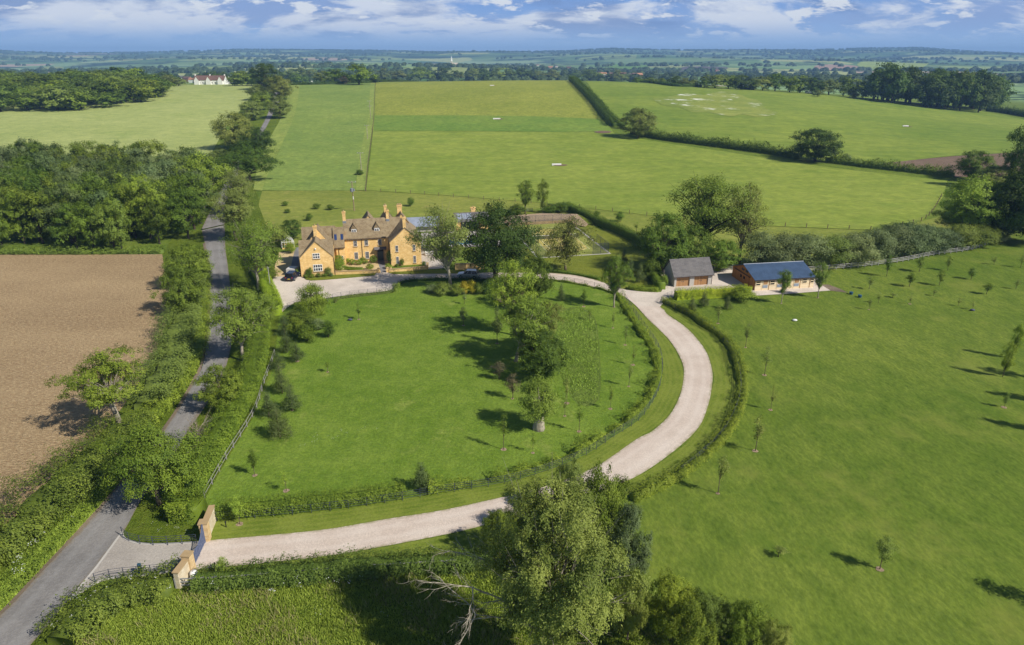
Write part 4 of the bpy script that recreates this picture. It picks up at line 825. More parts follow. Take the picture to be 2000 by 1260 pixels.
# ---------------------------------------------------------------- tennis court
def build_court():
    ph=math.radians(12.2); O=(6.4,156.6)
    def cw(u,w): return (O[0]+u*math.cos(ph)-w*math.sin(ph),O[1]+u*math.sin(ph)+w*math.cos(ph))
    Wd,Ln=17.4,33.
    sheet('court_edging',[cw(-.5,-.5),cw(Wd+.5,-.5),cw(Wd+.5,Ln+.1),cw(-.5,Ln+.1)],M['kerb'],.050,px=False)
    sheet('tennis_court',[cw(0,0),cw(Wd,0),cw(Wd,Ln),cw(0,Ln)],M['court'],.060,px=False)
    x0=(Wd-10.97)/2; y0=4.7
    sheet('court_playing_area',crom([cw(x0+.6,y0+.5),cw(x0+5,y0-.6),cw(x0+10.4,y0+.5),cw(x0+11,y0+12),cw(x0+10,y0+20),cw(x0+5,y0+22.5),cw(x0+1,y0+19.5),cw(x0+.2,y0+12)],4,True),M['court_worn'],.066,px=False)
    m=MB(); t=.05
    def ln(u0,u1,w0,w1):
        p=[cw(u0-t,w0-t),cw(u1+t,w0-t),cw(u1+t,w1+t),cw(u0-t,w1+t)]; m.add([(a,b,.072) for a,b in p],[(0,1,2,3)])
    for u in (x0,x0+1.37,x0+9.6,x0+10.97): ln(u,u,y0+.11,y0+23.66)
    ln(x0-.0,x0+10.97,y0,y0); ln(x0,x0+10.97,y0+23.77,y0+23.77); 
    for w in (y0+5.485,y0+18.285): ln(x0+1.48,x0+9.49,w,w)
    ln(x0+5.485,x0+5.485,y0+5.6,y0+18.17); tag(m.build('court_lines',M['court_line']),kind='structure')
    N_=tag(empty('tennis_net',(*cw(x0+5.485,y0+11.885),.06),ph),'tennis net with white tape across the court','net')
    m=MB(); m.box(-6.3,6.3,-.01,.01,.02,.9); m.build('netting',M['net_cord'],N_); m=MB(); m.box(-6.3,6.3,-.03,.03,.9,.98); m.build('tape',M['white'],N_)
    for s in (-6.4,6.4): m=MB(); m.tube([(s,0,-.05),(s,0,1.07)],.05,8); m.build('post',M['iron'],N_)
    def cage(pts,h,label):
        a=cw(*pts[0]); C=tag(empty('court_fence',(*a,.05),ph),label,'fence','mesh fences round the tennis court'); fm=MB(); rm=MB()
        for p,q in zip(pts[:-1],pts[1:]):
            p_=Vector((p[0]-pts[0][0],p[1]-pts[0][1],0)); q_=Vector((q[0]-pts[0][0],q[1]-pts[0][1],0)); n=max(1,round((q_-p_).length/2.6))
            fm.add([p_,q_,q_+Vector((0,0,h)),p_+Vector((0,0,h))],[(0,1,2,3)]); rm.bar(p_+Vector((0,0,h)),q_+Vector((0,0,h)),.05)
            for i in range(n+1):
                r=p_+(q_-p_)*i/n; m=MB(); m.tube([r,r+Vector((0,0,h))],.035,6); m.build('post',M['iron'],C)
        fm.build('wire_mesh',M['mesh_net'],C); rm.build('rail',M['iron'],C)
    cage([(.0,14),(.0,0),(5.5,0.)],2.6,'dark mesh fence at the near left corner of the tennis court')
    cage([(Wd-4,0.),(Wd,0.),(Wd,9)],2.6,'dark mesh fence at the near right corner of the tennis court'); cage([(Wd,9),(Wd,Ln-7)],1.0,'low mesh fence along the right side of the tennis court')
    cage([(0,Ln-6),(0,Ln),(Wd,Ln),(Wd,Ln-7)],2.6,'dark mesh fence around the far end of the tennis court')
    # retaining sleepers and bare bank
    R_=tag(empty('retaining_wall',(*cw(-.5,Ln+.3),0),ph),'timber sleeper retaining wall behind the tennis court','wall'); m=MB(); m.box(0,Wd+1,0,.25,-.1,.75); m.box(Wd+.75,Wd+1,-6.,-.001,-.1,.75); m.build('sleeper',M['sleeper'],R_)
    m=MB()
    v=[(-4,.26,.0),(Wd+1.1,.26,.74),(-.5,.26,.74)]
    V=[(-6,.3,.1),(Wd+1.0,.3,.74),(Wd+3.5,-6,.05),(Wd+5,-4,.3),(Wd+4,3.5,1.6),(Wd*.6,5,2.0),(2,4.8,1.8),(-6,3,.8),(0,.3,.74),(Wd+1.02,-6,.7)]
    V=[(*cw(a-.5,b+Ln+.3),c) for a,b,c in V]; m.add(V,[(0,8,6,7),(8,1,5,6),(1,4,5),(1,9,2),(1,2,3,4)])
    back=[(*cw(-8,Ln+9),0),(*cw(Wd*.6,Ln+10.5),0),(*cw(Wd+7,Ln+6),0),(*cw(Wd+8,Ln-5),0)]
    tag(m.build('soil_bank',M['bank_soil']),kind='structure')
    m=MB(); V2=[V[7],V[6],V[5],V[4],V[3],*back]; m.add(V2,[(0,1,5),(1,2,6,5),(2,3,7,6),(3,4,8,7)]); tag(m.build('grass_bank',M['rough']),kind='structure')
build_court()
# ---------------------------------------------------------------- entrance
def build_gate():
    nA,nB=G(419,1016),G(402,1059); sA,sB=G(377,1113),G(349,1150)
    def pierwall(far,pier,label):
        d=(Vector(far[:2])-Vector(pier[:2])); L_=d.length; rz=math.atan2(d.y,d.x)
        W_=tag(empty('gate_wall',(pier[0],pier[1],0),rz),label,'wall','stone walls of the entrance')
        m=MB(); m.box(.75,L_,-.22,.22,-.1,1.75); m.build('wall',M['stone_pale'],W_)
        m=MB(); m.box(.78,L_+.05,-.3,.3,1.751,1.86); m.build('coping',M['coping'],W_)
        m=MB(); m.box(0,.75,-.38,.38,-.1,2.1); p=m.build('pier',M['stone_gate'],W_); m=MB(); m.box(-.06,.81,-.45,.45,2.101,2.22); m.build('pier_cap',M['coping'],p)
    pierwall(nA,nB,'entrance stone wall and pier at the end of the drive hedge'); pierwall(sA,sB,'entrance stone wall and pier beside the lower hedge') if False else None
    pierwall(sB,sA,'entrance stone wall and pier beside the lower hedge')
    a=Vector(nB); b=Vector(sA); d=(b-a); half=d.length/2-.12; rz=math.atan2(d.y,d.x)
    for k,(org,rot,l) in enumerate(((a,rz,'blue grey iron gate leaf hung on the upper stone pier'),(b,rz+math.pi,'blue grey iron gate leaf hung on the lower stone pier'))):
        g=tag(empty('entrance_gate',(org.x,org.y,.06),rot),l,'gate','two leaves of the entrance gate'); m=MB()
        top=lambda x: 1.15+1.0*(1-x/half)**2
        m.bar((.1,0,0),(.1,0,2.15),.08); m.bar((half,0,0),(half,0,1.15),.08); m.bar((.1,0,.12),(half,0,.12),.06); m.bar((.1,0,.55),(half,0,.55),.05); m.bar((.1,0,.15),(half,0,1.1),.05)
        N=10
        for i in range(N):
            x0=.1+(half-.1)*i/N; x1=.1+(half-.1)*(i+1)/N; m.bar((x0,0,top(x0)),(x1,0,top(x1)),.06)
        m.build('frame',M['iron_blue'],g); m=MB()
        for i in range(1,20):
            x=.1+(half-.1)*i/20; m.bar((x,0,.12),(x,0,top(x)),.028)
        m.build('bars',M['iron_blue'],g); m=MB()
        m.tube([(.4+.22*math.cos(t),0,1.5+.22*math.sin(t)) for t in np.linspace(0,5.5,12)],.025,5); m.tube([(.95+.15*math.cos(t),0,1.25+.15*math.sin(t)) for t in np.linspace(0,5.5,12)],.022,5); m.build('scroll',M['iron_blue'],g)
    # intercom post
    x,y,_=G(276,1122); m=tag(empty('intercom_post',(x,y,0),.2),'teal blue intercom post beside the gateway apron','post'); q=MB(); q.box(-.14,.14,-.12,.12,-.1,1.25); q.build('post',M['blue_paint'],m,bevel=.02); q=MB(); q.box(-.09,.09,-.15,-.121,.8,1.1); q.build('panel',M['iron'],m)
    x,y,_=G(374,1131); m=MB(); m.lathe([(.02,0),(.32,.05),(.36,.4),(.3,.8),(.03,.9)],14); o=m.build('covered_urn',M['white'],smooth=True); o.location=(x+.25,y+.1,0); tag(o,'white rounded cover standing behind the lower entrance pier','cover')
    for px,py,l in ((442,1030,'small dark marker post above the drive near the gate'),(421,1111,'small dark marker post below the drive near the gate')):
        x,y,_=G(px,py); m=MB(); m.tube([(0,0,-.1),(0,0,.55)],.05,8); m.tube([(0,0,.55),(0,0,.72)],.08,8); o=m.build('marker_post',M['black_wood']); o.location=(x,y,0); tag(o,l,'post','marker posts by the drive')
build_gate()
KB=[gp([(238,1039),(241,1050),(252,1057),(270,1062),(300,1064.5),(340,1063),(390,1060)]),gp([(136,1172),(160,1156.5),(190,1138),(222,1129),(276,1124),(349,1116)])]
for k in KB:
    a,b=ribbon(crom(k,5),.22); m=MB()
    for i in range(len(a)-1):
        m.add([(*a[i],.10),(*a[i+1],.10),(*b[i+1],.10),(*b[i],.10),(*a[i],-.05),(*a[i+1],-.05),(*b[i+1],-.05),(*b[i],-.05)],[(0,1,2,3),(0,4,5,1),(3,2,6,7)])
    tag(m.build('kerb',M['kerb']),kind='structure')
sheet('setts_line',[(236,1041),(239,1042.5),(192,1107),(138,1172),(135,1170.5),(188,1106)],M['kerb'],.060)
# ---------------------------------------------------------------- fences
def fence(label,path,h,rails,sp,mat='iron',name='estate_fence',pw=.05,rw=.026,rh=None,px=True,group=None,posts=100,post_mat=None,smooth=5,net=False,ph=None,maxp=None):
    P=crom(gp(path) if px else path,smooth) if smooth else [np.array(p) for p in (gp(path) if px else path)]
    P=np.array(P,float); d=np.r_[0,np.cumsum(np.hypot(*np.diff(P,axis=0).T))]; Lh=d[-1]; n=int(Lh/sp); n=min(n,posts)
    pt=lambda s:(float(np.interp(s,d,P[:,0])),float(np.interp(s,d,P[:,1])))
    a=P[0]; F_=tag(empty(name,(a[0],a[1],0)),label,'fence',group); Q=[pt(Lh*i/n) for i in range(n+1)]; Q=[Vector((x-a[0],y-a[1],float(hts(x,y)))) for x,y in Q]
    pm=MB(); pm.box(-pw/2,pw/2,-pw/2,pw/2,-.15,h+(ph or .03)); first=pm.build('post',M[post_mat or mat],F_); first.location=Q[0]
    for q in Q[1:]:
        c=first.copy(); link(c,F_); c.location=q
    if rails:
        for z in rails:
            m=MB()
            for p,q in zip(Q[:-1],Q[1:]): m.bar(p+Vector((0,0,z)),q+Vector((0,0,z)),rw,rh or rw)
            m.build('rail',M[mat],F_)
    return F_
INF=[(424,1018),(554,1008),(686,993),(791,977),(860,965),(1007,940.5),(1132,896.5),(1202,852.5),(1244,825),(1271,793),(1288.6,756),(1293,712),(1283,678),(1260,644),(1238,612),(1216,578)]
fence('dark iron estate fence curving inside the drive beside the young hedge',INF,1.1,(.3,.6,.85,1.1),1.9)
fence('iron estate fence along the upper drive above the round lawn',[(1216,576),(1172,564),(1118,553),(1062,545.5)],1.1,(.3,.6,.85,1.1),2.2)
fence('dark iron estate fence outside the drive in the outer hedge',[(1291,592),(1306,599.5),(1344,617),(1404,659),(1437,711),(1446,757),(1439,797),(1416,845),(1376,888),(1330,926)],1.1,(.3,.6,.85,1.1),2.)
fence('iron estate fence around the verge north of the gateway apron',[(240,1047),(255,1059),(300,1066),(385,1062)],1.1,(.3,.6,.85,1.1),1.2)
fence('iron estate fence curving along the south side of the gateway apron',[(187,1139),(222,1130),(276,1124.5),(349,1117)],1.1,(.3,.6,.85,1.1),1.1)
fence('iron estate fence between the forecourt and the round lawn',[(770,569),(740,573),(700,577),(655,583),(640,590)],1.1,(.3,.6,.85,1.1),1.6)
fence('thin iron fence behind the weeping willow at the forecourt edge',[(620,592),(590,595),(562,603)],1.1,(.3,.6,.85,1.1),1.4)
fence('iron rail fence beside the junction of drive and stable yard',[(1291,590),(1300,583),(1312,579)],1.1,(.3,.6,.85,1.1),1.2)
fence('weathered grey post and rail fence along the inside of the lane hedge',[(400,973),(443,897),(497,808.6),(516,751),(529,717),(537,694)],1.0,(.4,.95),2.4,'fence_grey','rail_fence',.08,.03,.07)
fence('pale grey post and rail fence behind the stables along the willow bushes',[(1575,531),(1612,528),(1700,520),(1765,511),(1830,498),(1900,488),(1946,468),(1962,463)],1.2,(.4,.75,1.1),1.9,'fence_grey','rail_fence',.14,.06,.14)
fence('grey post and rail fence along the lower hedge beside the meadow',[(345,1149),(420,1146),(500,1140),(600,1132),(693,1124),(800,1117),(890,1112)],1.1,(.35,.7,1.05),2.4,'fence_grey','rail_fence',.13,.05,.13)
fence('grey rail fence behind the garage',[(1395,530),(1430,527)],1.2,(.4,.75,1.1),1.9,'fence_grey','rail_fence',.14,.06,.14)
fence('wooden rail fence left of the forecourt beside the bright hedge',[(510,539.5),(533,540.5)],1.1,(.5,1.0),1.3,'fence_grey','rail_fence',.12,.05,.12,smooth=0)
fence('short grey rail fence between car and house corner',[(578,541),(590,540.5)],1.1,(.5,1.0),1.0,'fence_grey','rail_fence',.12,.05,.12,smooth=0)
fence('post and wire fence along the foot of the middle field',[(715,374),(800,378),(870,384),(960,391),(1050,398),(1150,408),(1250,420),(1300,426),(1400,433),(1500,441),(1600,446),(1700,450)],1.2,(1.1,.7),5.5,'post_wood','wire_fence',.16,.02)
fence('post and wire fence at the right end of the middle field',[(1762,441),(1800,432),(1822,412),(1838,385)],1.2,(1.1,.7),5.,'post_wood','wire_fence',.16,.02)
fence('long post and wire fence running up between the two middle fields',[(714,373),(719,320),(727,260),(731,215),(733.5,164)],1.2,(1.1,.7),5.5,'post_wood','wire_fence',.2,.02,posts=99)
fence('short grey field gate fence behind the tennis court trees',[(1017,414),(1040,413.5)],1.1,(.3,.7,1.1),2.,'fence_grey','rail_fence',.12,.05,.12)
# ---------------------------------------------------------------- poles, troughs, vehicles
def utility_pole(bx,by,ty,label,transformer=False,arm=1.3):
    P=G(bx,by); h=zat(P[1],ty)-P[2]; e=tag(empty('utility_pole',P),label,'utility pole','power poles'); m=MB(); m.tube([(0,0,-.3),(0,0,h)],[.17,.12],8); m.build('pole',M['bark_pale' if not transformer else 'timber'],e)
    m=MB(); m.box(-arm,arm,-.06,.06,h-.25,h-.12); m.build('crossarm',M['fence_grey'],e)
    for x in (-arm*.85,0,arm*.85): m=MB(); m.lathe([(.05,h-.12),(.09,h),(.06,h+.12)],8,(x,0)); m.build('insulator',M['plastic_grey'],e)
    if transformer:
        m=MB(); m.lathe([(.42,h-3.1),(.46,h-3.0),(.46,h-2.1),(.38,h-2.0)],12,(-.2,-.35)); m.lathe([(.25,h-2.9),(.25,h-2.2)],10,(.45,-.2)); m.build('transformer',M['lead'],e)
        m=MB(); m.tube([(0,0,h-4.9),(0,0,h-4.6)],.2,8); m.tube([(0,0,h-5.4),(0,0,h-5.1)],.2,8); m.build('marker_band',M['white'],e)
utility_pole(692,412,354.5,'wooden power pole with grey transformer behind the house',True)
utility_pole(706,334,298,'power pole with a shrub at its foot, second from the house'); utility_pole(718,272,244.5,'power pole in the strip beside the wire fence, third from the house')
utility_pole(724,232,207,'power pole near the upper field, fourth from the house'); utility_pole(722.5,213,197,'small distant power pole, farthest up the field')
P=G(530,574); h=zat(P[1],521)-P[2]; m=MB(); m.tube([(0,0,-.2),(0,0,h)],[.11,.08],8); m.box(-.25,.25,-.04,.04,h-.3,h-.2); o=m.build('telegraph_pole',M['fence_grey']); o.location=P; tag(o,'slender grey pole between the bright hedge and the forecourt','pole')
def trough(px,py,label,L_=3.2):
    P=G(px,py); e=tag(empty('water_trough',(P[0],P[1],P[2]+.1),.15),label,'trough','water troughs in the fields'); m=MB(); w=.9
    m.box(-L_/2,L_/2,-w/2,w/2,0,.1); m.box(-L_/2,L_/2,-w/2,-w/2+.1,.101,.75); m.box(-L_/2,L_/2,w/2-.1,w/2,.101,.75); m.box(-L_/2,-L_/2+.1,-w/2+.101,w/2-.101,.101,.75); m.box(L_/2-.1,L_/2,-w/2+.101,w/2-.101,.101,.75); m.build('tank',M['render_white'],e)
    m=MB(); m.box(-L_/2+.11,L_/2-.11,-w/2+.11,w/2-.11,.6,.64); m.build('water',M['glass'],e)
    a=np.linspace(0,2*math.pi,13)[:-1]; sheet('trodden_ground',[(P[0]+1.5+3.2*math.cos(t)*(1+.1*math.sin(3*t)),P[1]-.3+2.*math.sin(t)) for t in a],M['soil_far'],.30 if P[1]>240 else .12,px=False,step=0)
trough(1087,323.5,'pale water trough in the middle of the big field',4); trough(970,233.5,'pale water trough on the dark green field band',4.5); trough(961,168,'distant water trough near the field crest',4); trough(1768,247.5,'white water trough in the right field',4)
sheet('trodden_ground',[(1160,258.5),(1175,256.5),(1192,257.5),(1190,260.5),(1172,261)],M['soil_far'],.30,smooth=3)
def car(label,loc,rz,paint,L_=4.7,Wd=1.95,Ht=1.72,plate=True,estate=True):
    e=tag(empty('parked_car',loc,rz),label,'car'); w=Wd/2
    # nose towards +y, tail at -y ; body side profile swept and tapered
    prof_=[(-L_/2,.42),(-L_/2-.02,.75),(-L_/2+.05,1.02),(L_/2-1.25,1.06),(L_/2-.25,.92),(L_/2,.72),(L_/2,.38),(L_/2-.2,.28),(-L_/2+.2,.28)]
    m=MB(); n=len(prof_); secs=[(-w,.93),(-w*.86,1),(w*.86,1),(w,.93)]; b=[]
    for sx,k in secs: b+= [(sx,y*k+(0),z if k==1 else .28+(z-.28)*.93) for y,z in prof_]
    fs=[tuple(range(n)),tuple(range(4*n-1,3*n-1,-1))]
    for s in range(3):
        for i in range(n): j=(i+1)%n; fs.append((s*n+i,s*n+j,(s+1)*n+j,(s+1)*n+i))
    m.add(b,fs); body=m.build('body',M[paint],e,bevel=.03)
    y0,y1=-L_/2+.12,L_/2-1.35
    m=MB(); a=[(y0,1.03),(y1,1.05),(y1-.75,Ht-.06),(y0+.35,Ht-.06)]; wi=w*.90; wt=w*.74
    m.add([(-wi,a[0][0],1.03),(wi,a[0][0],1.03),(wi,a[1][0],1.03),(-wi,a[1][0],1.03),(-wt,a[3][0],Ht-.06),(wt,a[3][0],Ht-.06),(wt,a[2][0],Ht-.06),(-wt,a[2][0],Ht-.06)],[(0,1,2,3),(4,5,6,7),(0,1,5,4),(1,2,6,5),(2,3,7,6),(3,0,4,7)]); m.build('windows',M['glass_dark'],e)
    m=MB(); m.box(-wt-.02,wt+.02,y0+.3,y1-.72,Ht-.055,Ht); m.build('roof',M[paint],e,bevel=.02)
    for sx in (-1,1):
        m=MB()
        for f in (.0,.42,.75,1.0):
            yb=y0+(y1-y0)*f; yt=(y0+.35)+(y1-.75-y0-.35)*f; m.bar((sx*(wi+.005),yb,1.03),(sx*(wt+.01),yt,Ht-.05),.07)
        m.build('pillar',M[paint],e)
        m=MB(); m.box(sx*(w-.28)-.12,sx*(w-.28)+.12,-L_/2-.035,-L_/2+.02,.80,.98); m.build('tail_light',M['lamp_red'],e)
        m=MB(); m.box(sx*(w-.3)-.18,sx*(w-.3)+.18,L_/2-.1,L_/2+.02,.62,.76); m.build('headlight',M['plastic_grey'],e)
        m=MB(); m.box(min(sx*w,sx*(w+.2)),max(sx*w,sx*(w+.2)),y1-.2,y1-.08,1.02,1.2); m.build('mirror',M[paint],e)
        for yy in (-L_/2+.85,L_/2-.9):
            x0=sx*(w-.2); x1=sx*(w+.02); m=MB(); m.tube([(x0,yy,.35),(x1,yy,.35)],.36,20); t_=m.build('wheel',M['tyre'],e); m=MB(); m.tube([(x1,yy,.35),(x1+sx*.015,yy,.35)],.23,16); m.build('rim',M['rim'],t_)
    if plate:
        m=MB(); m.box(-.27,.27,-L_/2-.06,-L_/2-.021,.55,.68); m.build('number_plate',M['plate_yellow'],e)
    m=MB(); m.box(-w*.86,w*.86,-L_/2-.05,-L_/2+.1,.3,.5); m.build('bumper',M['gutter'],e)
    return e
P=G(568,549); car('dark navy car with yellow rear plate parked beside the west wing',(P[0],P[1]+1.6,.064),-.05,'car_navy')
P=G(914,545); car('silver car parked on the drive in the shade of the big oak',(P[0],P[1]+1,.06),1.45,'car_silver',plate=False)
# small trailer standing in front of the car
P=G(571,536); e=tag(empty('box_trailer',(P[0]+.1,P[1],.064),-.05),'small pale grey box trailer in front of the navy car','trailer'); m=MB(); m.box(-.95,.95,-1.2,1.2,.5,1.5); m.build('body',M['plastic_grey'],e,bevel=.04)
for sx in (-1.02,1.02): m=MB(); m.tube([(sx-.08,0,.3),(sx+.08,0,.3)],.3,16); m.build('wheel',M['tyre'],e)
m=MB(); m.bar((0,-1.2,.5),(0,-1.9,.5),.1); m.build('drawbar',M['iron'],e)
def greenhouse():
    P=G(552,487); e=tag(empty('greenhouse',(P[0],P[1],0),math.radians(25)),'small glass greenhouse with white frame behind the side yard','greenhouse'); W_,D,h,r=2.9,4.2,1.7,2.7
    m=MB(); m.box(-.05,W_+.05,-.05,.05,-.1,.3); m.box(-.05,W_+.05,D-.05,D+.05,-.1,.3); m.box(-.05,.05,.051,D-.051,-.1,.3); m.box(W_-.05,W_+.05,.051,D-.051,-.1,.3); m.build('base',M['stone'],e)
    m=MB()
    for i in range(6):
        y=D*i/5; m.bar((0,y,.3),(0,y,h),.05); m.bar((W_,y,.3),(W_,y,h),.05); m.bar((0,y,h),(W_/2,y,r),.05); m.bar((W_,y,h),(W_/2,y,r),.05)
    for x,z in ((0,.33),(W_,.33),(0,h),(W_,h),(W_/2,r)): m.bar((x,0,z),(x,D,z),.07)
    for x in (.6,1.1,1.8,2.3): m.bar((x,0,.3),(x,0,h+(r-h)*(1-abs(x-W_/2)/(W_/2))),.05)
    m.bar((0,0,h),(W_,0,h),.06); m.build('frame',M['white'],e)
    t=NT('greenhouse_glass'); t.color((.6,.68,.68)); t.p.inputs['Alpha'].default_value=.12; g=t.fin(.05,.6); m=MB()
    m.add([(0,.0,h),(0,D,h),(W_/2,D,r),(W_/2,0,r),(W_,0,h),(W_,D,h)],[(0,1,2,3),(3,2,5,4)]); m.add([(0,0,.3),(0,D,.3),(0,D,h),(0,0,h)],[(0,1,2,3)]); m.add([(W_,0,.3),(W_,D,.3),(W_,D,h),(W_,0,h)],[(0,1,2,3)]); m.build('glazing',g,e)
greenhouse()
# ---------------------------------------------------------------- distant buildings
def far_house(px,Y,base_py,wpx,label,name='village_house',wall='render_white',roof='roof_red',hm=5,rz=0.,dm=8,group='houses of the distant village',ch=1,storey_w=0):
    d0=ray(px,base_py); X=d0[0]/d0[1]*Y; z=float(hts(X,Y)); z=max(z,zat(Y,base_py)) if name!='village_house' else z
    dd=Y*ct+(CH-z)*st; Wm=wpx*dd/F; e=tag(empty(name,(X,Y,z),rz),label,'house',group)
    gable_wall(-Wm/2,Wm/2,0,dm,hm,hm+dm*.42,'x','wall',e,M[wall],z0=-4); r=gable_roof(-Wm/2,Wm/2,0,dm,hm,hm+dm*.42,'x','roof',e,M[roof],ov=.1,ovb=(.3,.3),th=.3)
    for i in range(ch): x=-Wm/2+.7 if i==0 else (Wm/2-.7 if i==1 else 0); m=MB(); m.box(x-.5,x+.5,dm/2-.5,dm/2+.5,hm+dm*.2,hm+dm*.42+1.6); m.build('chimney',M[wall],r)
    return e,Wm
z_=zat(790,168)
e,Wm=far_house(409,775,166,60,'long white farmhouse with dark red roof on the crest of the left field','farmhouse',hm=4.6,dm=10,group=None,ch=3)
for u in (-.38,.0,.38):
    m=MB(); a=u*Wm; m.prism([(a-2.6,-3),(a+2.6,-3),(a+2.6,4.1),(a,8.0),(a-2.6,4.1)],'y',-2.,-.01); m.build('gable_wing',M['render_white'],e)
    gable_roof(-2.0,3.5,a-2.6,a+2.6,4.1,8.0,'y','gable_roof',e,M['roof_red'],ov=.1,ovb=(.2,.2),th=.25)
for a in np.linspace(-.3,.3,7):
    if abs(a)>.06: window(e,a*Wm-.6,a*Wm+.6,1.2,2.6,0,1,1,sill=False,gl='glass_dark')
far_house(449,800,167.5,8,'small white gabled cottage right of the farmhouse on the crest','cottage',hm=3,dm=7,group=None)
rg=rs(5); vl=[]
for px,Y in [(362,1500),(372,1450),(380,1480),(391,1400),(398,1420),(407,1500),(415,1450),(425,1600),(356,1600),(436,1700),(452,1600),(548,1250),(556,1280),(590,1500),(596,1300),(665,1200),(1000,2700),(1005,2750),(1172,1900),(1180,1850),(1188,1900),(1196,1820),(1216,1900),(1226,1850),(1240,1880),(1250,1850),(1330,2600),(1400,2700),(1075,3000),(1087,3050),(1110,3000),(860,3300),(850,3250),(1050,3400)]: vl.append((px,Y))
wl=[('render_white','white walled'),('house_buff','buff stone'),('roof_orange','brick')]
for i,(px,Y) in enumerate(vl):
    w_=wl[int(rg.randint(0,3))]; far_house(px,Y,150,rg.uniform(12,19)*F/Y/ct,'far off %s village house in the valley beyond the fields'%w_[1],wall=w_[0],roof=['roof_red','roof_orange','slate'][i%3],rz=rg.uniform(-.7,.7),ch=0,hm=rg.uniform(4.5,6.5))
x=(889.5-1000)/F*2700*1.0; z=float(hts(x,2700)); e=tag(empty('church',(x,2700,z)),'distant church with a pale pointed spire in the valley','church'); m=MB(); m.box(-3,3,-3,3,-2,16); m.build('tower',M['house_buff'],e); m=MB(); m.lathe([(4,16.01),(2,26),(.05,36)],8); m.build('spire',M['render_white'],e); m=MB(); m.prism([(-5,-2),(5,-2),(5,7),(0,11),(-5,7)],'x',3.01,24); m.build('nave',M['house_buff'],e)
P=G(1467,176); e=tag(empty('timber_barn',(P[0],P[1]+8,P[2]-1),.1),'small dark barn among the crest trees right of the flower patch','barn'); gable_wall(-6,6,0,8,4,7,'x','wall',e,M['black_wood']); gable_roof(-6,6,0,8,4,7,'x','roof',e,M['solar'])
P=G(1578,183); e=tag(empty('farm_trailer',(P[0],P[1]-3,P[2]),.1),'white trailer parked on the far edge of the right field','trailer'); m=MB(); m.box(-4,4,-1.2,1.2,.8,2.9); m.build('body',M['white'],e); m=MB()
for a in (-2.5,-1.5,2.5): m.tube([(a,-1.25,.5),(a,1.25,.5)],.5,12)
m.build('wheel',M['tyre'],e)
# ---------------------------------------------------------------- planting
def T(key,name,mat,bx,by,ty,w,label,cat='tree',group=None,**k):
    P,h,r=at(bx,by,ty,w*(.8 if key in('youngtree','sapling','bushtree') else 1)); return put(key,name,mat,P,h,r,label,cat,group,**k)
# the big trees of the garden
T('airy','ash_tree','leaf_olive',880,566,403,108,'tall airy ash with pale trunk and thin grey green crown right of the house',barkm='bark_pale',vi=0,tilt=-.10)
T('oak','oak_tree','leaf_dark',968,556,397,168,'huge dark green oak between the house and the tennis court',barkm='bark_dark',vi=1)
T('ash','ash_tree','leaf_bright',1003,655,512,88,'bright green ash in front of the big dark oak')
T('round','oak_tree','leaf_oak',1046,605,498,66,'dark tree tucked behind the bright ash, beside the upper drive')
T('ash','ash_tree','leaf_mid',1008,706,580,122,'broad ash with bare lower trunk in the middle of the tree group on the lawn',barkm='bark_pale',tilt=.26)
T('ash','ash_tree','leaf_olive',1070,690,590,66,'olive crown rising between the broad ash and the very dark round oak')
T('ballcrown','oak_tree','leaf_dark',1057,739,648,96,'very dark round oak standing just above the ivy clad stump tree',barkm='bark_dark')
T('stumptree','lime_tree','leaf_mid',1052,838,737,72,'leafy upright tree with thick pale stump trunk at the lower end of the lawn group',barkm='bark_pale')
T('ash','sycamore_tree','leaf_mid',1199,600,500,52,'upright tree with clear trunk inside the bend where the drive reaches the stables',barkm='bark_pale')
T('birch','birch_tree','leaf_olive',1105,529,424,80,'drooping birch in front of the tennis court')
T('weeping','willow_tree','leaf_bright',612,611,556,68,'weeping willow at the edge of the forecourt gravel')
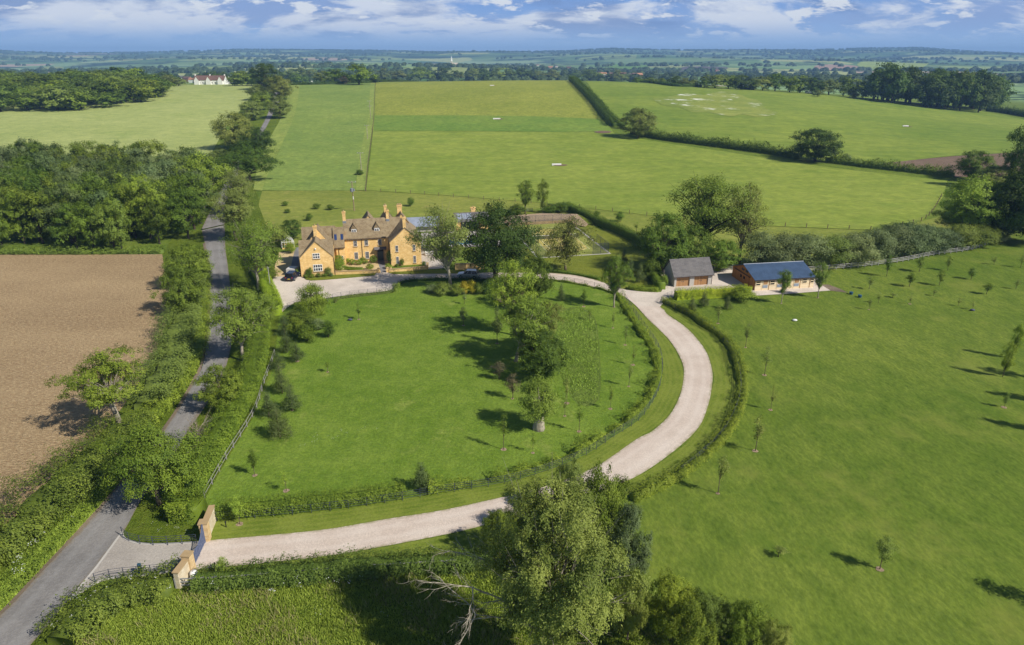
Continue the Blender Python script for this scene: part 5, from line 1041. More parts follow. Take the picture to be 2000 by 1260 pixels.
# small trees on the round lawn
for a in [('youngtree','purple_tree','leaf_purple',1001,779,730,34,'dark bronze leaved small tree left of the leafy stump tree'),
 ('youngtree','purple_tree','leaf_purple',975,741,706,30,'small dark bronze tree below left of the bare trunked ash'),
 ('youngtree','purple_tree','leaf_pine',971,671,600,26,'slim dark grey green tree left of the bright ash, foot in the shade'),
 ('youngtree','young_tree','leaf_silver',905,636,600,22,'small silvery tree alone on the lawn below the shrub border'),
 ('sapling','sapling','leaf_silver',907,594,569,14,'tiny pale flowering sapling just below the shrub border'),
 ('pine','conifer','leaf_pine',1096,588,554,17,'small dark conifer on the upper lawn left of the lone young tree'),
 ('youngtree','young_tree','leaf_oak',1140,599,565,15,'small round headed young tree on the upper lawn, right of the small conifer'),
 ('sapling','sapling','leaf_mid',1152,626,604,14,'leaning bushy sapling at the top corner of the rough grass bed'),
 ('cone','conifer','leaf_pine',824,956,904,42,'dense cone shaped conifer beside the gap in the lower hedge'),
 ('youngtree','young_tree','leaf_oak',498,929,876,26,'dark young tree on the lawn near the lane fence, left of a tiny sapling'),
 ('sapling','sapling','leaf_bright',559,959,918,20,'thin yellow green sapling near the lower left corner of the lawn'),
 ('sapling','sapling','leaf_mid',640,727,706,16,'tiny sapling right of the line of pines on the lawn'),
 ('sapling','sapling','leaf_mid',701,624,591,18,'tiny sapling below the forecourt hedge beside a mowing robot'),
 ('sapling','sapling','leaf_mid',984,878,809,24,'tall staked sapling left of the leafy stump tree foot'),
 ('sapling','sapling','leaf_bright',1041,885,841,14,'thin sapling directly below the leafy stump tree'),
 ('sapling','sapling','leaf_olive',1107,788,738,20,'airy sapling at the lower end of the rough grass bed'),
 ('sapling','sapling','leaf_olive',1103,813,770,16,'airy sapling right of the leafy stump tree crown'),
 ('sapling','sapling','leaf_mid',1131,843,786,20,'drooping sapling above the inner hedge, lower right part of the lawn'),
 ('sapling','sapling','leaf_mid',1192,799,750,14,'slim sapling between the rough grass bed and the curve of the fence'),
 ('sapling','sapling','leaf_olive',1228,755,711,15,'slim sapling nearest the widest bend of the inner hedge'),
 ('sapling','sapling','leaf_olive',1236,713,674,12,'slim sapling right of the rough grass bed, third of the curved row from the top'),
 ('sapling','sapling','leaf_olive',1221,674,637,12,'slim sapling right of the rough grass bed, second of the curved row from the top'),
 ('sapling','sapling','leaf_olive',1197,641,609,11,'slim sapling at the top of the curved row right of the rough grass bed')]:
    T(*a[:7],label=a[7],group='young trees on the round lawn' if a[0]=='sapling' else None,vi=None)
# pines along the lane fence
PN=[(546,854,797,50,'lowest and biggest of the dark pines along the lane fence'),(526,815,765,40,'dark pine touching the upper left of the lowest pine'),(571,802,752,40,'broad dark pine set out to the right of the pine line'),(551,768,710,36,'dark pine in the middle of the line along the lane fence'),(543,723,686,30,'dark pine against the fence above the middle pine'),(581,706,667,30,'dark pine set out right in the upper part of the pine line'),(561,689,640,28,'slim pine beside the hedge, upper end of the pine line'),(557,652,618,28,'dark bronze bush at the top of the pine line')]
for bx,by,ty,w,l in PN: T('pine','pine_tree','leaf_pine',bx,by,ty,w,l,'pine','pines along the lane fence')
for a in [(642,659,627,26,'leaf_oak','round green bush tree on the lawn below the weeping willow'),(601,666,632,40,'leaf_oak','wide green shrub at the lower edge of the shrub bed by the willow'),(580,657,620,34,'leaf_hedge','green shrub between the bright hedge and the willow bed'),(575,628,608,44,'leaf_scrub','low mound of shrubs left of the weeping willow'),(603,633,611,42,'leaf_scrub','low rounded shrubs at the foot of the weeping willow'),(622,645,622,24,'leaf_silver','low grey green shrub at the right tip of the willow bed')]:
    T('bushy','shrub',a[4],*a[:4],label=a[5],cat='shrub')
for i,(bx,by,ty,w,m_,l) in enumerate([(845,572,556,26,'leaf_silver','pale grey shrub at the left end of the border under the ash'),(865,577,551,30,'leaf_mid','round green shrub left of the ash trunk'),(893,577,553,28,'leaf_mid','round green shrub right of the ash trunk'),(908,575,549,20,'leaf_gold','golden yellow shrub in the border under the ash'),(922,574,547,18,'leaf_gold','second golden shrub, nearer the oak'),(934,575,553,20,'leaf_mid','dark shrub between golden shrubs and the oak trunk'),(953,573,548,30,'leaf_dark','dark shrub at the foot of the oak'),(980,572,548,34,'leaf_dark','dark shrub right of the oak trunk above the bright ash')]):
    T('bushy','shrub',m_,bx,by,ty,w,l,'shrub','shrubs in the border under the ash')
T('ballcrown','laurel_tree','leaf_dark',571,468,430,38,'dark dense laurel behind the greenhouse'); T('bushy','shrub','leaf_hedge',568,494,474,22,'round shrub in front of the greenhouse','shrub')
for a in [(543,482,440,44,'leaf_scrub','bushes between lane trees and greenhouse'),(528,520,470,42,'leaf_oak','dark bushes beside the side yard'),(531,545,520,24,'leaf_mid','small bushes at the fence left of the side yard'),(600,478,462,26,'leaf_scrub','low bush behind the west wing')]:
    T('bushy','shrub',a[4],*a[:4],label=a[5],cat='shrub')
T('bushy','shrub','leaf_gold',516,529,520,9,'small yellow flowering bush by the rail fence','shrub')
# house planting
def hput(key,name,mat,u,w,h,r,label,cat='shrub',group=None): x,y=hw(u,w); k=.78 if key=='bushy' else .92; return put(key,name,mat,(x,y,.05),h*(.85 if key=='bushy' else .95),r*k,label,cat,group)
kind('ball',1,1.3,.75,th=.02,ncl=70,crad=.22,nl=4200,leaf=.09,shape='round',lump=0,spread=.2,branches=0,trunk_r=0,shell=.9,twigs=20)
kind('egg',1,2.8,1.,th=.02,ncl=110,crad=.30,nl=6500,leaf=.11,shape='column',lump=0,spread=.2,branches=0,trunk_r=0,shell=.9,twigs=20)
for u,w,h,r,l in ((7.9,5.4,3.0,1.35,'tall clipped topiary dome at the inner corner of the west wing'),(8.1,2.4,2.9,1.3,'tall clipped topiary dome in front, nearest the west wing')): hput('egg','topiary','leaf_topiary',u,w,h,r,l,'topiary','tall topiary domes')
for u,w,h,r,l in ((10.9,6.9,1.45,.9,'left of the three clipped balls under the main windows'),(12.4,6.5,1.4,.88,'middle of the three clipped balls under the main windows'),(13.6,7.0,1.4,.86,'right of the three clipped balls under the main windows'),(15.6,7.2,2.0,.98,'clipped ball left of the front door in shade'),(14.6,1.9,1.55,.95,'clipped ball behind the low wall left of the garden gate'),(18.7,2.0,1.3,.85,'clipped ball right of the garden gate')): hput('ball','topiary_ball','leaf_topiary',u,w,h,r,l,'topiary','clipped balls before the house')
hedge('box_hedge','low wavy clipped box hedge in the front garden, back one',[hw(8.9,5.2),hw(10.2,4.0),hw(12.,3.3),hw(13.,3.1)],.8,.55,'leaf_topiary',.10,500,px=False,rough=.06,group='wavy box hedges in the front garden')
hedge('box_hedge','low wavy clipped box hedge in the front garden, front one',[hw(9.2,3.6),hw(10.3,2.7),hw(12.,2.1),hw(13.4,2.1)],.8,.55,'leaf_topiary',.10,500,px=False,rough=.06,seed=2,group='wavy box hedges in the front garden')
for u,w,h,r,m_,l in ((1.4,-.35,2.2,.75,'leaf_oak','climbing rose on the west gable left of its window'),(2.0,-.5,2.6,.6,'leaf_scrub','upright climber beside the ground floor window of the west gable'),(5.7,-.4,2.3,.9,'leaf_olive','bronze climber on the west gable right of its window'),(.9,-.9,1.0,.7,'leaf_mid','low shrub at the left foot of the west gable'),(2.3,-.9,1.0,.8,'leaf_hedge','low shrub under the left edge of the west gable window'),(3.6,-.9,1.1,.8,'leaf_scrub','low shrub in the middle below the west gable window'),(4.9,-.9,.95,.8,'leaf_mid','low shrub at the right of the west gable window'),(6.2,-.8,.9,.7,'leaf_silver','grey green shrub at the right foot of the west gable'),(9.9,8.4,1.5,.8,'leaf_bright','bright shrub at the left corner of the main range'),(13.2,8.6,1.7,.6,'leaf_scrub','small shrub behind the clipped balls against the wall'),(19.2,4.6,4.2,1.05,'leaf_dark','tall dark climber at the corner between door and east gable'),(21.9,3.5,2.1,.6,'leaf_oak','climber between the two ground floor windows of the east gable'),(20.7,3.4,.7,.6,'leaf_mid','low plants under the left window of the east gable'),(26.7,2.6,1.2,.7,'leaf_oak','shrub at the right corner of the east gable'),(-1.0,.6,1.9,.65,'leaf_bright','bright shrub behind the rail fence left of the west wing')):
    hput('bushy','shrub',m_,u,w,h,r,l)
for bx,by,ty,w,m_,l in ((852,488,462,40,'leaf_scrub','bush right of the terrace behind the house'),(868,503,488,30,'leaf_silver','grey bush on the terrace side of the ash'),(1270,545,505,34,'leaf_oak','dark shrub behind the curved laurel hedge'),(1400,530,522,16,'leaf_lime','bright bush behind the right corner of the garage'),(1450,587,562,50,'leaf_hedge','dark bush at the right end of the lime green hedge')):
    T('bushy','shrub',m_,bx,by,ty,w,l,'shrub')
# hedges
hedge('lane_hedge','tall clipped green hedge between the lane and the round lawn',[(354,1010),(385,950),(424,882),(463,812),(488,765),(500,728),(507,690),(510,640),(506,600)],3.2,2.6,'leaf_hedge',.20,330,rough=.10,sq=.38)
hedge('lane_hedge','squared end of the clipped hedge beside the entrance wall',[(342,1010),(396,1013)],3.0,2.5,'leaf_hedge',.19,380,rough=.06,sq=.3,seed=4)
hedge('conifer_hedge','bright yellow green clipped hedge beside the forecourt',[(496,515),(506,540),(519,563),(532,590),(541,617)],2.6,2.5,'leaf_lime',.17,420,rough=.05,sq=.4,seed=5)
hedge('drive_hedge','dense green hedge at the lower left edge of the round lawn',[(424,1009),(480,1004),(554,998),(620,990),(686,983),(740,975),(793,966)],2.0,1.55,'leaf_hedge',.17,420,rough=.12,seed=6)
hedge('drive_hedge','young patchy hedge curving inside the estate fence',[(835,962),(900,950),(1000,930),(1060,912),(1128,886),(1195,843),(1236,815),(1262,784),(1278,752),(1282,712),(1272,680),(1250,648),(1228,614),(1206,578)],1.5,1.15,'leaf_hedge',.18,300,rough=.35,seed=7,gap=1)
hedge('drive_hedge','dark hedge curving around the outside of the drive',[(1296,591),(1312,598),(1350,617),(1375,636),(1408,658),(1430,685),(1441,712),(1449,757),(1443,799),(1420,846),(1380,889),(1334,927),(1300,947),(1262,965),(1235,978)],1.5,1.25,'leaf_hedge',.18,330,rough=.32,seed=8)
hedge('drive_hedge','low thin planting along the top of the upper drive',[(1056,531),(1090,533),(1130,538),(1172,547)],.9,.7,'leaf_oak',.17,300,rough=.3,seed=9)
hedge('drive_hedge','low thin hedge along the near side of the upper drive',[(1055,545),(1118,554),(1172,565),(1208,578)],.7,.7,'leaf_mid',.17,260,rough=.4,seed=10,gap=1)
hedge('drive_hedge','low hedge between the round lawn and the drive in front of the house',[(775,560),(773,570)],1.3,1.1,'leaf_mid',.17,300,rough=.3,seed=11)
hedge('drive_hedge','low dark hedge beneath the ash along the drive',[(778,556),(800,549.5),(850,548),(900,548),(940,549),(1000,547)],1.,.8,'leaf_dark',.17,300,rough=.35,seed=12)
hedge('drive_hedge','low golden green hedge between forecourt and round lawn',[(768,571),(740,575),(700,579),(660,585),(655,592)],.9,.7,'leaf_olive',.15,300,rough=.35,seed=13)
hedge('meadow_hedge','long rough hedge between the drive verge and the lower meadow',[(385,1144),(470,1138),(560,1131),(693,1119),(800,1111),(900,1107),(960,1100)],2.7,1.6,'leaf_scrub',.20,360,rough=.2,seed=14)
hedge('laurel_hedge','lime green clipped laurel hedge in front of the garage yard',[(1319,584),(1360,582),(1420,578),(1462,575)],2.3,1.9,'leaf_lime',.19,420,rough=.06,sq=.35,seed=15)
hedge('laurel_hedge','curved clipped laurel hedge left of the garage',[(1262,530),(1276,542),(1287,556),(1290,566)],2.6,2.2,'leaf_lime' if False else 'leaf_bright',.19,420,rough=.08,sq=.4,seed=16)
hedge('laurel_hedge','low hedge in front of the curved laurel hedge',[(1228,564),(1250,568),(1285,570)],1.5,1.,'leaf_hedge',.18,350,rough=.15,seed=17)
hedge('court_hedge','dark clipped hedge running diagonally right of the tennis court',[(1103,407),(1130,420),(1170,439),(1215,458),(1245,474),(1262,490)],2.3,2.3,'leaf_oak',.24,260,rough=.08,sq=.4,seed=18)
hedge('field_hedge','thick dark hedge descending between the middle and right fields',[(1116,158.5),(1130,170),(1150,190),(1168,210),(1183,230),(1200,248)],6,4.2,'leaf_oak',.7,34,rough=.25,seed=19)
hedge('field_hedge','long dark hedge below the right field, from the lone ash to the round oak',[(1235,262),(1290,272),(1350,280),(1420,289),(1500,300),(1560,311)],6,3.8,'leaf_oak',.6,40,rough=.3,seed=20)
hedge('field_hedge','hedge right of the round oak, running toward the right hand trees',[(1615,316),(1680,325),(1760,334),(1862,346)],4.5,3.,'leaf_scrub',.6,44,rough=.3,seed=21)
hedge('crest_hedge','clipped low hedge along the crest behind the cool green field',[(568,166.5),(620,165.5),(700,163),(737,161.5)],5,2.6,'leaf_dark',.9,18,rough=.15,seed=22)
hedge('crest_hedge','clipped low hedge along the crest behind the middle field',[(740,161),(900,158.5),(1000,157.5),(1106,156.6)],5,2.6,'leaf_dark',.9,18,rough=.1,seed=23)
hedge('crest_hedge','clipped hedge along the crest of the right field',[(1122,156.8),(1200,159),(1280,163.5),(1370,171)],5,2.8,'leaf_dark',.9,18,rough=.1,seed=24)
hedge('field_hedge','rough hedge at the far right beyond the dark wood',[(1925,217),(1960,221),(2010,230),(2100,244)],7,5,'leaf_dark',.9,26,rough=.35,seed=25)
hedge('roadside_scrub','wide scruffy hedge between the brown field and the lower lane',[(-130,1190),(-40,1105),(30,1053),(100,985),(160,938),(215,882),(250,838)],6.5,2.6,'leaf_scrub',.26,300,rough=.42,seed=26)
hedge('roadside_scrub','scruffy bushes between the brown field and the middle of the lane',[(285,800),(312,755),(338,705),(350,655),(364,610),(370,560),(362,515)],5.5,2.5,'leaf_scrub',.28,240,rough=.42,seed=27)
hedge('roadside_scrub','low rough growth along the left edge of the lane',[(-60,1218),(30,1140),(110,1050),(180,975),(222,930)],2.4,.8,'leaf_mid',.22,260,rough=.4,seed=28,core=False)
hedge('roadside_scrub','cow parsley bank along the middle of the lane',[(262,850),(300,815),(335,770),(365,725),(385,680),(393,620),(395,560),(392,505)],3.2,1.2,'leaf_bright',.22,260,rough=.4,seed=29)
hedge('junction_scrub','rough brownish scrub beside the junction below the entrance',[(120,1262),(165,1215),(215,1175),(275,1156),(340,1150)],4.2,1.7,'leaf_scrub',.22,380,rough=.32,seed=30)
hedge('wood_edge_scrub','strip of rough growth along the foot of the wood',[(-260,497),(-100,496.5),(0,496),(150,496),(250,495),(320,494)],2.5,1.4,'leaf_mid',.35,90,rough=.4,seed=31)
# trees beside the lane, near to far
T('oak','oak_tree','leaf_hedge',312,985,828,160,'broad bright green oak leaning over the lane near the entrance',vi=2)
T('fieldash','ash_tree','leaf_bright',236,833,688,168,'open crowned ash with pale trunk at the edge of the brown field',barkm='bark_pale',vi=0,tilt=-.08)
T('ballcrown','hawthorn_tree','leaf_mid',437,802,715,78,'small round tree on the verge right of the lane')
T('twiggy','dead_bush','twig',392,872,806,52,'bare pale twiggy bush on the verge behind the leaning oak','bush',barkm='bark_pale')
T('ash','ash_tree','leaf_mid',478,705,562,112,'large leafy ash overhanging the lane beside the bright hedge',barkm='bark_pale')
T('ash','ash_tree','leaf_mid',520,650,590,50,'leafy tree between the overhanging ash and the lane hedge')
T('airy','ash_tree','leaf_mid',505,566,430,96,'tall thin ash with white stems right of the lane',barkm='bark_pale')
T('ash','ash_tree','leaf_olive',462,470,372,90,'olive green tree overhanging the lane beside the rough paddock')
T('airy','ash_tree','leaf_olive',470,425,332,76,'greyish half bare tree where the lane disappears',barkm='bark_pale')
T('round','maple_tree','leaf_bright',398,415,300,108,'big light green tree at the corner of the wood beside the lane')
T('ballcrown','field_tree','leaf_mid',377,562,480,84,'leafy tree on the field side of the lane, upper of two')
T('ballcrown','field_tree','leaf_mid',362,612,520,74,'leafy tree on the field side of the lane, lower of two')
T('oak','oak_tree','leaf_dark',489,356,278,100,'very dark oak on the lane above the wood',barkm='bark_dark')
T('oak','oak_tree','leaf_dark',505,308,248,62,'dark oak just beyond the very dark one')
T('ballcrown','field_tree','leaf_olive',462,292,220,74,'olive round tree left of the far lane')
T('ballcrown','field_tree','leaf_olive',432,322,292,44,'low olive bush on the edge of the left field')
for bx,by,ty,w,m_,l in ((493,236,198,42,'leaf_olive','olive tree left of the far lane, below the roof of trees'),(508,215,180,38,'leaf_mid','mid green tree on the left of the far lane'),(503,196,165,36,'leaf_olive','small olive tree near the top of the lane'),(519,175,124,52,'leaf_dark','tall dark tree at the top of the lane'),(548,196,148,48,'leaf_olive','tall tree right of the lane near the crest'),(548,232,188,44,'leaf_olive','round olive tree right of the far lane'),(535,172,150,34,'leaf_mid','tree closing the top of the lane')):
    T('ballcrown','field_tree',m_,bx,by,ty,w,l,group=None)
# field trees
T('ballcrown','oak_tree','leaf_dark',1590,315,253,90,'solitary round dark oak in the hedge of the right field',barkm='bark_dark',vi=0)
T('ballcrown','ash_tree','leaf_olive',1247,270,212,64,'light olive tree where the two field hedges meet')
T('bushy','shrub','leaf_oak',1212,251,234,18,'small bush left of the light olive tree','shrub'); T('bushy','shrub','leaf_silver',1650,318,300,22,'pale bush right of the solitary oak','shrub')
T('bushy','shrub','leaf_oak',703,342,331,16,'shrub at the foot of the second power pole','shrub')
T('ash','ash_tree','leaf_mid',1026,418,353,40,'slim tree behind the tennis court, left one'); T('birch','ash_tree','leaf_mid',1060,416,350,22,'narrow tree behind the tennis court, right one',barkm='bark_pale')
for bx,by,ty,w,l in ((1010,420,398,30,'bush left of the two trees behind the tennis court'),(1075,416,398,36,'bush right of the two trees behind the tennis court'),(1093,415,396,34,'bush where the court hedge begins')): T('bushy','shrub','leaf_oak',bx,by,ty,w,l,'shrub')
T('airy','ash_tree','leaf_mid',1372,505,345,140,'wide sparse ash with forked bare limbs behind the garage',barkm='bark_dark',vi=1)
T('airy','ash_tree','leaf_olive',1443,515,362,96,'tall thin ash to the right of the wide sparse ash',vi=0)
T('ballcrown','hawthorn_tree','leaf_oak',1292,530,418,96,'bushy dark tree behind the garage, left end')
T('ballcrown','hawthorn_tree','leaf_mid',1345,525,440,80,'bushy tree directly behind the garage roof')
T('ballcrown','hawthorn_tree','leaf_oak',1405,528,470,70,'dark low tree between garage and stables')
for bx,by,ty,w,l in ((1217,522,484,22,'dark slim conifer above the bend of the drive, left one'),(1229,539,502,22,'dark slim conifer above the bend of the drive, middle one'),(1249,552,514,20,'dark slim conifer above the bend of the drive, right one')): T('pine','conifer','leaf_pine',bx,by,ty,w,l,group='conifers near the court lawn')
WB=[(1482,523,452,70),(1530,525,455,70),(1575,524,458,74),(1622,522,460,64),(1660,518,455,70),(1700,515,448,62),(1735,508,436,62),(1768,505,432,58),(1800,500,440,54),(1832,496,446,56),(1868,490,438,60),(1905,483,440,62),(1936,474,442,50)]
for i,(bx,by,ty,w) in enumerate(WB):
    T('willowbush','willow_bush','leaf_silver' if i not in(3,10,11) else 'leaf_scrub',bx,by-3,ty,w*1.2,['grey green willow bush behind the blue roof of the stables','grey green willow bush along the pale rail fence'][i>3] if i not in (3,10,11) else 'greener bush in the willow row behind the rail fence','bush','willow bushes behind the stables and rail fence')
T('round','sycamore_tree','leaf_bright',1886,462,347,118,'bright tall tree in front of the dark trees at the right edge')
T('oak','sycamore_tree','leaf_mid',1860,455,398,80,'low spreading part of the trees left of the bright tall tree')
for bx,by,ty,w,m_,l in ((1898,352,295,66,'leaf_oak','rounded tree at the end of the long field hedge'),(1960,470,335,110,'leaf_dark','dark tree right of the bright tall tree'),(2010,475,320,120,'leaf_dark','dark tree at the right edge of the view behind the lawn'),(1990,372,240,70,'leaf_oak','tall tree cut by the right edge, above the ploughed patch'),(1950,372,325,76,'leaf_olive','olive tree in front of the ploughed patch'),(2050,440,300,130,'leaf_dark','dark tree just beyond the right edge')):
    T('ballcrown','field_tree',m_,bx,by,ty,w,l)
# young trees on the big right lawn
SR=[('ash',1526,593,528,26,'leaf_mid','young tree with clear stem in front of the stables, left one'),('ash',1597,582,513,30,'leaf_mid','young tree with clear stem at the right end of the stables'),
('pine',1350,612,580,24,'leaf_pine','small dark pine below the lime hedge, left one'),('pine',1374,599,568,24,'leaf_pine','small dark pine below the lime hedge, middle one'),('pine',1420,604,578,18,'leaf_pine','small dark pine below the lime hedge, right one'),
('youngtree',1731,540,498,21,'leaf_oak','dark young tree closest to the pale rail fence, left of the cluster'),('youngtree',1795,531,501,24,'leaf_mid','round young tree just below the rail fence'),('youngtree',1850,529,499,14,'leaf_mid','slim young tree below the middle of the rail fence'),('youngtree',1776,560,532,24,'leaf_oak','wide young tree in the middle of the upper lawn cluster'),('youngtree',1834,558,527,20,'leaf_mid','upright young tree in the middle of the upper lawn cluster'),('youngtree',1896,546,522,20,'leaf_oak','round young tree on the right of the upper lawn cluster'),('youngtree',1927,575,552,22,'leaf_oak','lowest round young tree at the right of the upper lawn cluster'),
('youngtree',1718,1112,1050,42,'leaf_mid','lone young tree with thin pale stem low on the big lawn'),('youngtree',2062,1185,1095,70,'leaf_mid','young tree beyond the right edge of the big lawn'),
('birch',1958,736,668,22,'leaf_bright','pale feathery birch near the right edge, front one'),('birch',1976,700,633,18,'leaf_bright','pale feathery birch near the right edge, rear one'),('youngtree',1961,796,766,14,'leaf_mid','small bushy sapling below the feathery birches'),('birch',2030,740,660,30,'leaf_olive','birch beyond the right edge, upper'),('birch',2060,790,700,34,'leaf_olive','birch beyond the right edge, middle'),('birch',2070,850,750,34,'leaf_olive','birch beyond the right edge, lower')]
for k_,bx,by,ty,w,m_,l in SR: T(k_,'young_tree' if k_!='pine' else 'pine_tree',m_,bx,by,ty,w,l,'young tree' if k_!='pine' else 'pine',barkm='bark_pale' if k_=='ash' else None)
SS=[(1475,881,812,26,'bushy headed sapling nearest the outer bend of the drive hedge'),(1402,964,888,26,'sapling with a dark soil ring beside the lower outer hedge'),(1505,801,752,12,'very thin sapling right of the drive bend'),(1493,733,677,18,'feathery sapling right of the drive bend'),(1456,679,631,15,'thin sapling above the drive bend, right of the outer hedge'),(1402,632,597,16,'thin sapling just below the small dark pines'),
(1941,517,501,11,'tiny sapling near the upper right corner of the lawn'),(1993,523,496,12,'slim sapling at the right edge under the dark trees'),(1697,565,540,14,'pale sapling left of the upper lawn cluster'),(1823,578,566,9,'tiny plant below the upright young tree'),(1871,598,581,9,'tiny sapling lower right of the cluster'),(1899,605,588,9,'tiny sapling beside a dark mowing robot'),(1715,593,572,9,'thin sapling in the lower left of the cluster'),(1697,605,584,9,'thin sapling left of the cluster above a bare soil spot'),(1777,594,576,8,'thin sapling in the lower middle of the cluster'),(1984,565,546,12,'thin sapling at the right edge of the lawn, middle'),(1743,581,572,14,'tiny bush low in the cluster'),(1520,1088,1070,26,'sprawling weed low on the big lawn'),
(1165,423,411,10,'small sapling in the paddock right of the court hedge'),(1211,433,413,14,'small bushy sapling in the paddock above the court hedge'),(1243,452,434,12,'small bush tree above the end of the court hedge'),(802,403,385,12,'small dark bush tree in the paddock behind the house chimneys'),(605,431,417,12,'small bush in the paddock left of the house roof'),(619,408,397,12,'small grey bush in the paddock behind the west wing'),(645,410,399,12,'small thorn bush in the paddock near the power pole'),(558,402,393,10,'tiny pale bush in the paddock right of the lane trees'),(562,416,408,10,'tiny grey bush in the paddock right of the lane trees')]
for bx,by,ty,w,l in SS: T('sapling' if w<30 and by>440 else 'bushy','sapling','leaf_olive' if bx>1400 else 'leaf_oak',bx,by,ty,w*1.25,l,'sapling','scattered saplings')
for bx,by,ty,w,m_,l in ((468,1024,968,30,'leaf_bright','small yellow green tree in front of the drive hedge near the gate'),(437,1124,1088,26,'leaf_bright','small yellow green sapling below the drive near the gate')): T('youngtree','sapling',m_,bx,by,ty,w,l,'sapling')
# bare soil rings under the saplings
RING=[(905,636),(1140,599),(1197,641),(1221,674),(1236,713),(1228,755),(1192,799),(1107,788),(1103,813),(1131,843),(984,878),(1041,885),(498,929),(559,959),(640,727),(701,624),(1475,881),(1402,964),(1505,801),(1493,733),(1456,679),(1402,632),(1718,1112),(1526,593),(1597,582),(1961,796),(1697,605),(1777,594),(468,1024),(1001,779),(971,671),(581,706),(571,802),(1199,600)]
m=MB()
for i,(bx,by) in enumerate(RING):
    x,y,_=G(bx,by); r=.30+.08*math.sin(i*2.1); m.add([(x+r*math.cos(a)*(1+.15*math.sin(3*a+i)),y+r*math.sin(a),.036) for a in np.linspace(0,2*math.pi,13)[:-1]],[tuple(range(12))])
tag(m.build('bare_soil_rings',M['bank_soil']),kind='structure')
for bx,by,l in ((684,626,'small dark mowing robot on the lawn below the willow'),(1899,607,'small dark mowing robot beside a sapling in the upper right lawn'),(1552,627,'small white object lying on the big lawn')):
    x,y,_=G(bx,by); m=MB(); m.lathe([(.05,.05),(.38,.08),(.42,.2),(.3,.32),(.05,.36)],14); o=m.build('mowing_robot' if 'robot' in l else 'marker',M['iron' if 'robot' in l else 'white'],smooth=True); o.location=(x,y,0); o.scale=(1.1,.8,1); tag(o,l,'mower' if 'robot' in l else 'marker')
for bx,by,l in ((1662,575,'left blue bin on the lawn right of the stables'),(1679,581,'right blue bin on the lawn right of the stables')):
    x,y,_=G(bx,by); m=MB(); m.lathe([(.3,0),(.36,.45),(.4,.5)],12); m.lathe([(.4,.501),(.1,.56)],12); o=m.build('bin',M['blue_paint']); o.location=(x,y,0); tag(o,l,'bin')
# ---- the foreground trees
kind('bigash',1,17,6.3,th=3.6,ncl=110,crad=1.45,nl=120000,leaf=.23,shape='column',lump=.28,branches=1.,spread=.13,shell=.4,bare=2,trunk_r=.38,twigs=26,wid=.42,flat=.85,pct=97)
kind('bushtree',2,7,4,th=.4,ncl=70,crad=1.0,nl=34000,leaf=.20,shape='round',lump=.22,branches=.6,spread=.15,shell=.6)
e=T('bigash','ash_tree','leaf_ash',1080,1330,958,272,'very large ash filling the bottom centre of the view',barkm='bark_pale',rz=.4)
# dead limbs reaching out on its left side
P=e.location; m=MB(); rg=rs(3)
def limb(a,d,L_,r,dep_):
    a=np.array(a,float); d=np.array(d,float); d/=np.linalg.norm(d); p=[a]; 
    for i in range(4): d=d+rg.normal(0,.14,3); d[2]=min(d[2],.5); d[0]=min(d[0],.1); d/=np.linalg.norm(d); p.append(p[-1]+d*L_/4)
    m.tube(p,[r,r*.8,r*.62,r*.45,r*.22],5,False)
    if dep_:
        for i in (1,2,3,4,4): limb(p[i],d+rg.normal(0,.45,3),L_*rg.uniform(.35,.6),r*.45,dep_-1)
for z,dx,dy,dz in ((5.,-1,-.1,.42),(6.5,-1,.25,.40),(4.0,-1,-.35,.10),(7.5,-1,-.2,.30),(3.2,-1,-.05,.02)): limb((-.8,0,z),(dx,dy,dz),5.6,.12,3)
o=m.build('dead_limbs',M['bark_pale']); o.location=P; w_=o.matrix_world.copy(); o.parent=e; bpy.context.view_layer.update(); o.matrix_parent_inverse=Matrix.Identity(4)
o.location=(0,0,0); o.rotation_euler=(0,0,-e.rotation_euler[2]); o.scale=(1/e.scale[0],1/e.scale[1],1/e.scale[2])
T('bushtree','maple_tree','leaf_hedge',1165,1105,918,150,'dense green tree behind the large ash, overhanging the drive')
T('bushtree','willow_tree','leaf_silver',1218,1150,990,115,'silvery grey green tree right of the large ash')
T('bushtree','hawthorn_tree','leaf_olive',1112,1010,900,75,'thin bronze green bush standing at the edge of the drive')
T('bushtree','hawthorn_tree','leaf_olive',1025,1040,968,90,'bronze green bush left of the large ash top, beside the drive')
T('bushtree','hawthorn_tree','leaf_hedge',975,1085,1000,90,'green bush at the left shoulder of the large ash')
for bx,by,ty,w,m_,l in ((1300,1235,1128,120,'leaf_hedge','bushy hawthorn right of the large ash at the bottom'),(1375,1265,1165,120,'leaf_scrub','middle hawthorn bush at the bottom of the big lawn'),(1450,1290,1180,120,'leaf_hedge','right end hawthorn bush at the bottom of the big lawn'),(1500,1330,1225,110,'leaf_scrub','low bush cut by the bottom edge at the end of the hawthorns'),(1330,1330,1180,130,'leaf_hedge','hawthorn bush cut by the bottom edge'),(1225,1250,1120,90,'leaf_scrub','hawthorn bush close under the silvery tree')):
    T('bushtree','hawthorn_bush',m_,bx,by,ty,w,l,'bush')
